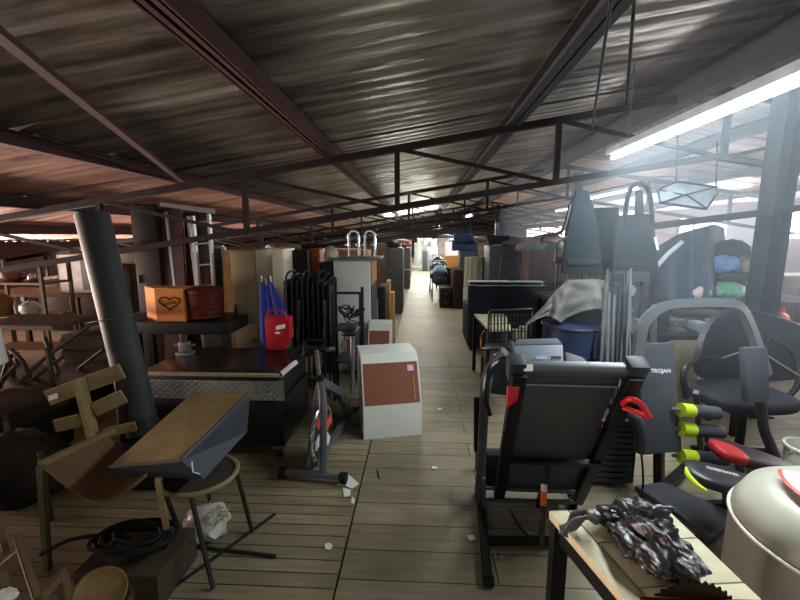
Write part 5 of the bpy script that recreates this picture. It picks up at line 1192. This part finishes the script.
# left far rows
rows = [(-1.35, 7.2, 1.45, (126, 84, 52), 'orange brown cupboard behind the white cabinet'), (-2.6, 7.4, 1.4, (72, 56, 48), 'dark brown cupboard left of the orange brown one'), (-.95, 11.2, 1.5, (92, 72, 58), 'brown cupboard behind the grey locker'),
        (-.75, 14, 1.3, (84, 80, 76), 'grey cupboard further along the left edge of the aisle'), (-2.2, 11.5, 1.3, (110, 94, 74), 'beige cupboard in the second left row'), (-.8, 17.5, 1.4, (120, 50, 46), 'dark red cupboard far along the left edge of the aisle'),
        (-.9, 21.5, 1.5, (140, 130, 110), 'pale cupboard near the left end of the aisle'), (-4.0, 8.5, 1.15, (76, 66, 54), 'low brown cupboard in the dim left rows'), (-2.9, 16, 1.2, (100, 90, 76), 'drab cupboard in the far left rows')]
for i, (x, y, h, cc, lab) in enumerate(rows):
    cabinet('cupboard', lab, 'cupboard', x - .42, x + .42, y, y + .6, 0, h, mat('lfar_%d' % i, cc, .6), doors=2, handles=i < 3)
    if i % 2: junk('goods_heap', 'heap of goods on the ' + lab, 'goods heap', (x, y + .3, h + .06), (.35, .22, .11), mat('lheap_%d' % (i % 3), [(60, 56, 60), (110, 100, 90), (86, 50, 46)][i % 3], .85), .3, 2.5, i, flat=h + .002)
for i, (px, py, cc) in enumerate([(407, 268, (120, 36, 40)), (408, 262, (60, 60, 66)), (406, 273, (70, 60, 58))]):
    Y = [15, 17, 13.2][i]; p = W(px, py, Y); MB().span((p.x - .18, Y, 0), (p.x + .12, Y + .4, p.z + .1), .01).build('storage_box', mat('aislebox_%d' % i, cc, .6), label=['dark red box at the left edge of the aisle', 'dark grey box behind the red one at the aisle edge', 'brown box before the red one at the aisle edge'][i], cat='box')
# far-left appliances on a table, shelf with crockery
Ya = 5.6
a0, a1 = W(44, 290, Ya).x, W(92, 290, Ya).x; zA = zt(293, Ya, 70); zB = zt(255, Ya, 70)
t = T('plank_table', 'long rough plank table across the far left', 'table', ((a0 + a1) / 2, Ya + .3, 0))
MB().span((W(-20, 290, Ya).x, Ya - .1, zA - .05), (a1 + .6, Ya + .6, zA)).build('table_top', mat('rough_plank', (92, 80, 62), .8), t)
for x in (W(-20, 290, Ya).x + .1, a0, a1 + .5):
    for y in (Ya - .04, Ya + .54): MB().bar((x, y, 0), (x, y, zA - .05), .06, .06).build('leg', dwood, t)
t = T('white_chest_fridge', 'white and beige chest fridge on the plank table behind the pipe', 'fridge', ((a0 + a1) / 2, Ya + .25, zA + .001))
MB().prism([(a0 + .25, Ya, zA + .002), (a1, Ya, zA + .002), (a1, Ya + .5, zA + .002), (a0, Ya + .45, zA + .002)], (0, 0, zB - zA)).build('body', mat('fridge_grey_white', (205, 206, 202), .45), t)
MB().quad([(a0 + .25, Ya, zA + .002), (a0 + .25, Ya, zB), (a0, Ya + .45, zB), (a0, Ya + .45, zA + .002)], .01).build('side_panel', mat('beige_side', (190, 150, 118), .6), t, label='beige side')
MB().span((a1 - .12, Ya - .012, zA + .05), (a1 - .02, Ya - .001, zB - .04)).build('vent_grille', mgrey, t)
a = box_at(110, 134, 264, 5.3, .5)
t = cabinet('brown_cabinet', 'dim brown cabinet right of the pipe with a pale box on it', 'cabinet', *a, mat('dim_brown', (66, 52, 40), .7), doors=1, handles=False)
MB().span((W(114, 260, 5.3).x, 5.32, a[5] + .001), (W(134, 260, 5.3).x, 5.6, zt(253, 5.3, 124)), .003).build('pale_box', mat('pale_box', (170, 164, 138), .7), label='flat pale box on the dim brown cabinet', cat='box')
# shelf with crockery
Ys = 4.6
t = T('open_shelf', 'open wooden shelf with crockery at the far left edge', 'shelf', (W(15, 300, Ys).x, Ys + .2, 0))
sx0, sx1 = W(-25, 300, Ys).x, W(44, 300, Ys).x
shz = [zt(283, Ys, 20), zt(317, Ys, 20), zt(350, Ys, 20)]
for z in shz: MB().span((sx0, Ys, z - .025), (sx1, Ys + .4, z)).build('shelf_board', mat('shelf_wood', (112, 96, 66), .7), t)
for x in (sx0, sx1):
    for y in (Ys, Ys + .4): MB().bar((x, y, 0), (x, y, zt(262, Ys, 20)), .035, .035).build('post', mat('shelf_wood2', (84, 74, 52), .7), t)
def pot(name, label, px, z, r_, h, m, y=Ys + .15, spout=False):
    p = W(px, 300, y); c = V((p.x, y, z + .001))
    t = T(name, label, 'pot', c)
    MB().lathe([(r_ * .7, 0), (r_, h * .35), (r_ * .95, h * .7), (r_ * .6, h * .9), (r_ * .15, h)], c, 24).build('body', m, t)
    MB().tube(curvy([c + V((r_ * .9, 0, h * .3)), c + V((r_ * 1.5, 0, h * .5)), c + V((r_ * .8, 0, h * .8))]), .012, 6).build('handle', m, t)
    MB().sph(c + V((0, 0, h + .01)), .015).build('knob', steel, t)
pot('red_pot', 'dark red enamel pot on the top board of the open shelf', 16, shz[0], .12, .14, mat('pot_red', (112, 58, 52), .35))
pot('white_pot', 'white enamel pot with handle on the middle board of the open shelf', 29, shz[1], .11, .17, mat('pot_white', (180, 176, 160), .35))
pot('silver_kettle', 'small silver kettle at the right end of the top shelf board', 36, shz[0], .06, .1, silver)
pot('yellow_pot', 'large mustard pot at the left end of the middle shelf board', 2, shz[1], .13, .26, mat('pot_mustard', (120, 86, 42), .5))
pot('glass_jar', 'clear grey jar between the mustard and white pots', 17, shz[1], .045, .2, steel)
# dark tangle of machinery and branches under the shelf
random.seed(9)
t = T('engine_hoist', 'dark rusty machine frame in the gloom below the open shelf', 'machine', (-3.7, 3.7, 0))
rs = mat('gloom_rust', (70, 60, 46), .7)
for i in range(9):
    a = V((random.uniform(-4.2, -3.2), random.uniform(3.4, 4.1), random.uniform(0, .2))); b_ = V((random.uniform(-4.2, -3.2), random.uniform(3.4, 4.1), random.uniform(.5, .9)))
    MB().tube(curvy([a, a.lerp(b_, .5) + V((random.uniform(-.1, .1), 0, random.uniform(-.1, .1))), b_]), .02, 6).build('strut', rs, t)
MB().span((-4.2, 3.4, .001), (-3.2, 4.1, .32), .02).build('engine_block', blackm, t)
MB().span((-4.1, 3.45, .86), (-3.3, 4.0, .9)).build('top_plate', rs, t)
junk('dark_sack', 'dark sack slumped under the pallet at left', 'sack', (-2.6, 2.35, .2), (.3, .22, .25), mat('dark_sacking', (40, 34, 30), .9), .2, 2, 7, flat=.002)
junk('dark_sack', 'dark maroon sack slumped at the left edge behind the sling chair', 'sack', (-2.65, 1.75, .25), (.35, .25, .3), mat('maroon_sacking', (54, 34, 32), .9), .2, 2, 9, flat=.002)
# dim cupboards and crates filling the left hand gloom
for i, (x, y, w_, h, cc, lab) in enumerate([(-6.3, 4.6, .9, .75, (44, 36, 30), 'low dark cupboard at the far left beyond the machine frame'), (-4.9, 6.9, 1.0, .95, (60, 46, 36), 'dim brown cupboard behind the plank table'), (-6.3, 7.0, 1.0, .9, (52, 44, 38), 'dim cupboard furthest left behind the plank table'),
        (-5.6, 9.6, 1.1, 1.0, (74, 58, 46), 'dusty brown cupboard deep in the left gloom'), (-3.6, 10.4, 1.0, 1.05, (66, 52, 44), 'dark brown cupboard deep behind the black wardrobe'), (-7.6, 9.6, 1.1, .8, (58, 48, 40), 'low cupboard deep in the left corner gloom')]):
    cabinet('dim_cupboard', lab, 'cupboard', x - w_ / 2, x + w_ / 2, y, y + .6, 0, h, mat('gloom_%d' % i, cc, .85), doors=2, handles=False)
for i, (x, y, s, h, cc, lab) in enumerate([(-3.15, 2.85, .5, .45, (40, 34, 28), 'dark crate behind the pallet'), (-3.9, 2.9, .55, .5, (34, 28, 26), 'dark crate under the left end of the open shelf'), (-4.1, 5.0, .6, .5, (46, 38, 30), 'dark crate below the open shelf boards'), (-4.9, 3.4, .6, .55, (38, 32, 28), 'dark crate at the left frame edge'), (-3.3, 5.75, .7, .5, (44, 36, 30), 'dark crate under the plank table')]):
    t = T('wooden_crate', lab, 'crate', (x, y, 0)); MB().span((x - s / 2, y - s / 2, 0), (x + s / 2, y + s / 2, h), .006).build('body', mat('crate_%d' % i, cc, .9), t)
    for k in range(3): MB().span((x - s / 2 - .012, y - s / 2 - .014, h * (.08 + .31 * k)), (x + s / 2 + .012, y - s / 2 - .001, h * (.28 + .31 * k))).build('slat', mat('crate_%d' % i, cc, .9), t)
# objects lying on the tool chest
t = T('small_vice', 'small grey vice on the lid of the tool chest', 'vice', (W(188, 345, 3.4).x, 3.35, .683))
x = W(188, 345, 3.4).x
MB().span((x - .06, 3.3, .681), (x + .06, 3.4, .71), .004).span((x - .04, 3.32, .71), (x + .04, 3.38, .8), .006).build('vice_body', steel, t)
MB().cyl((x - .09, 3.35, .77), (x + .09, 3.35, .77), .01, 8).build('screw_bar', silver, t)
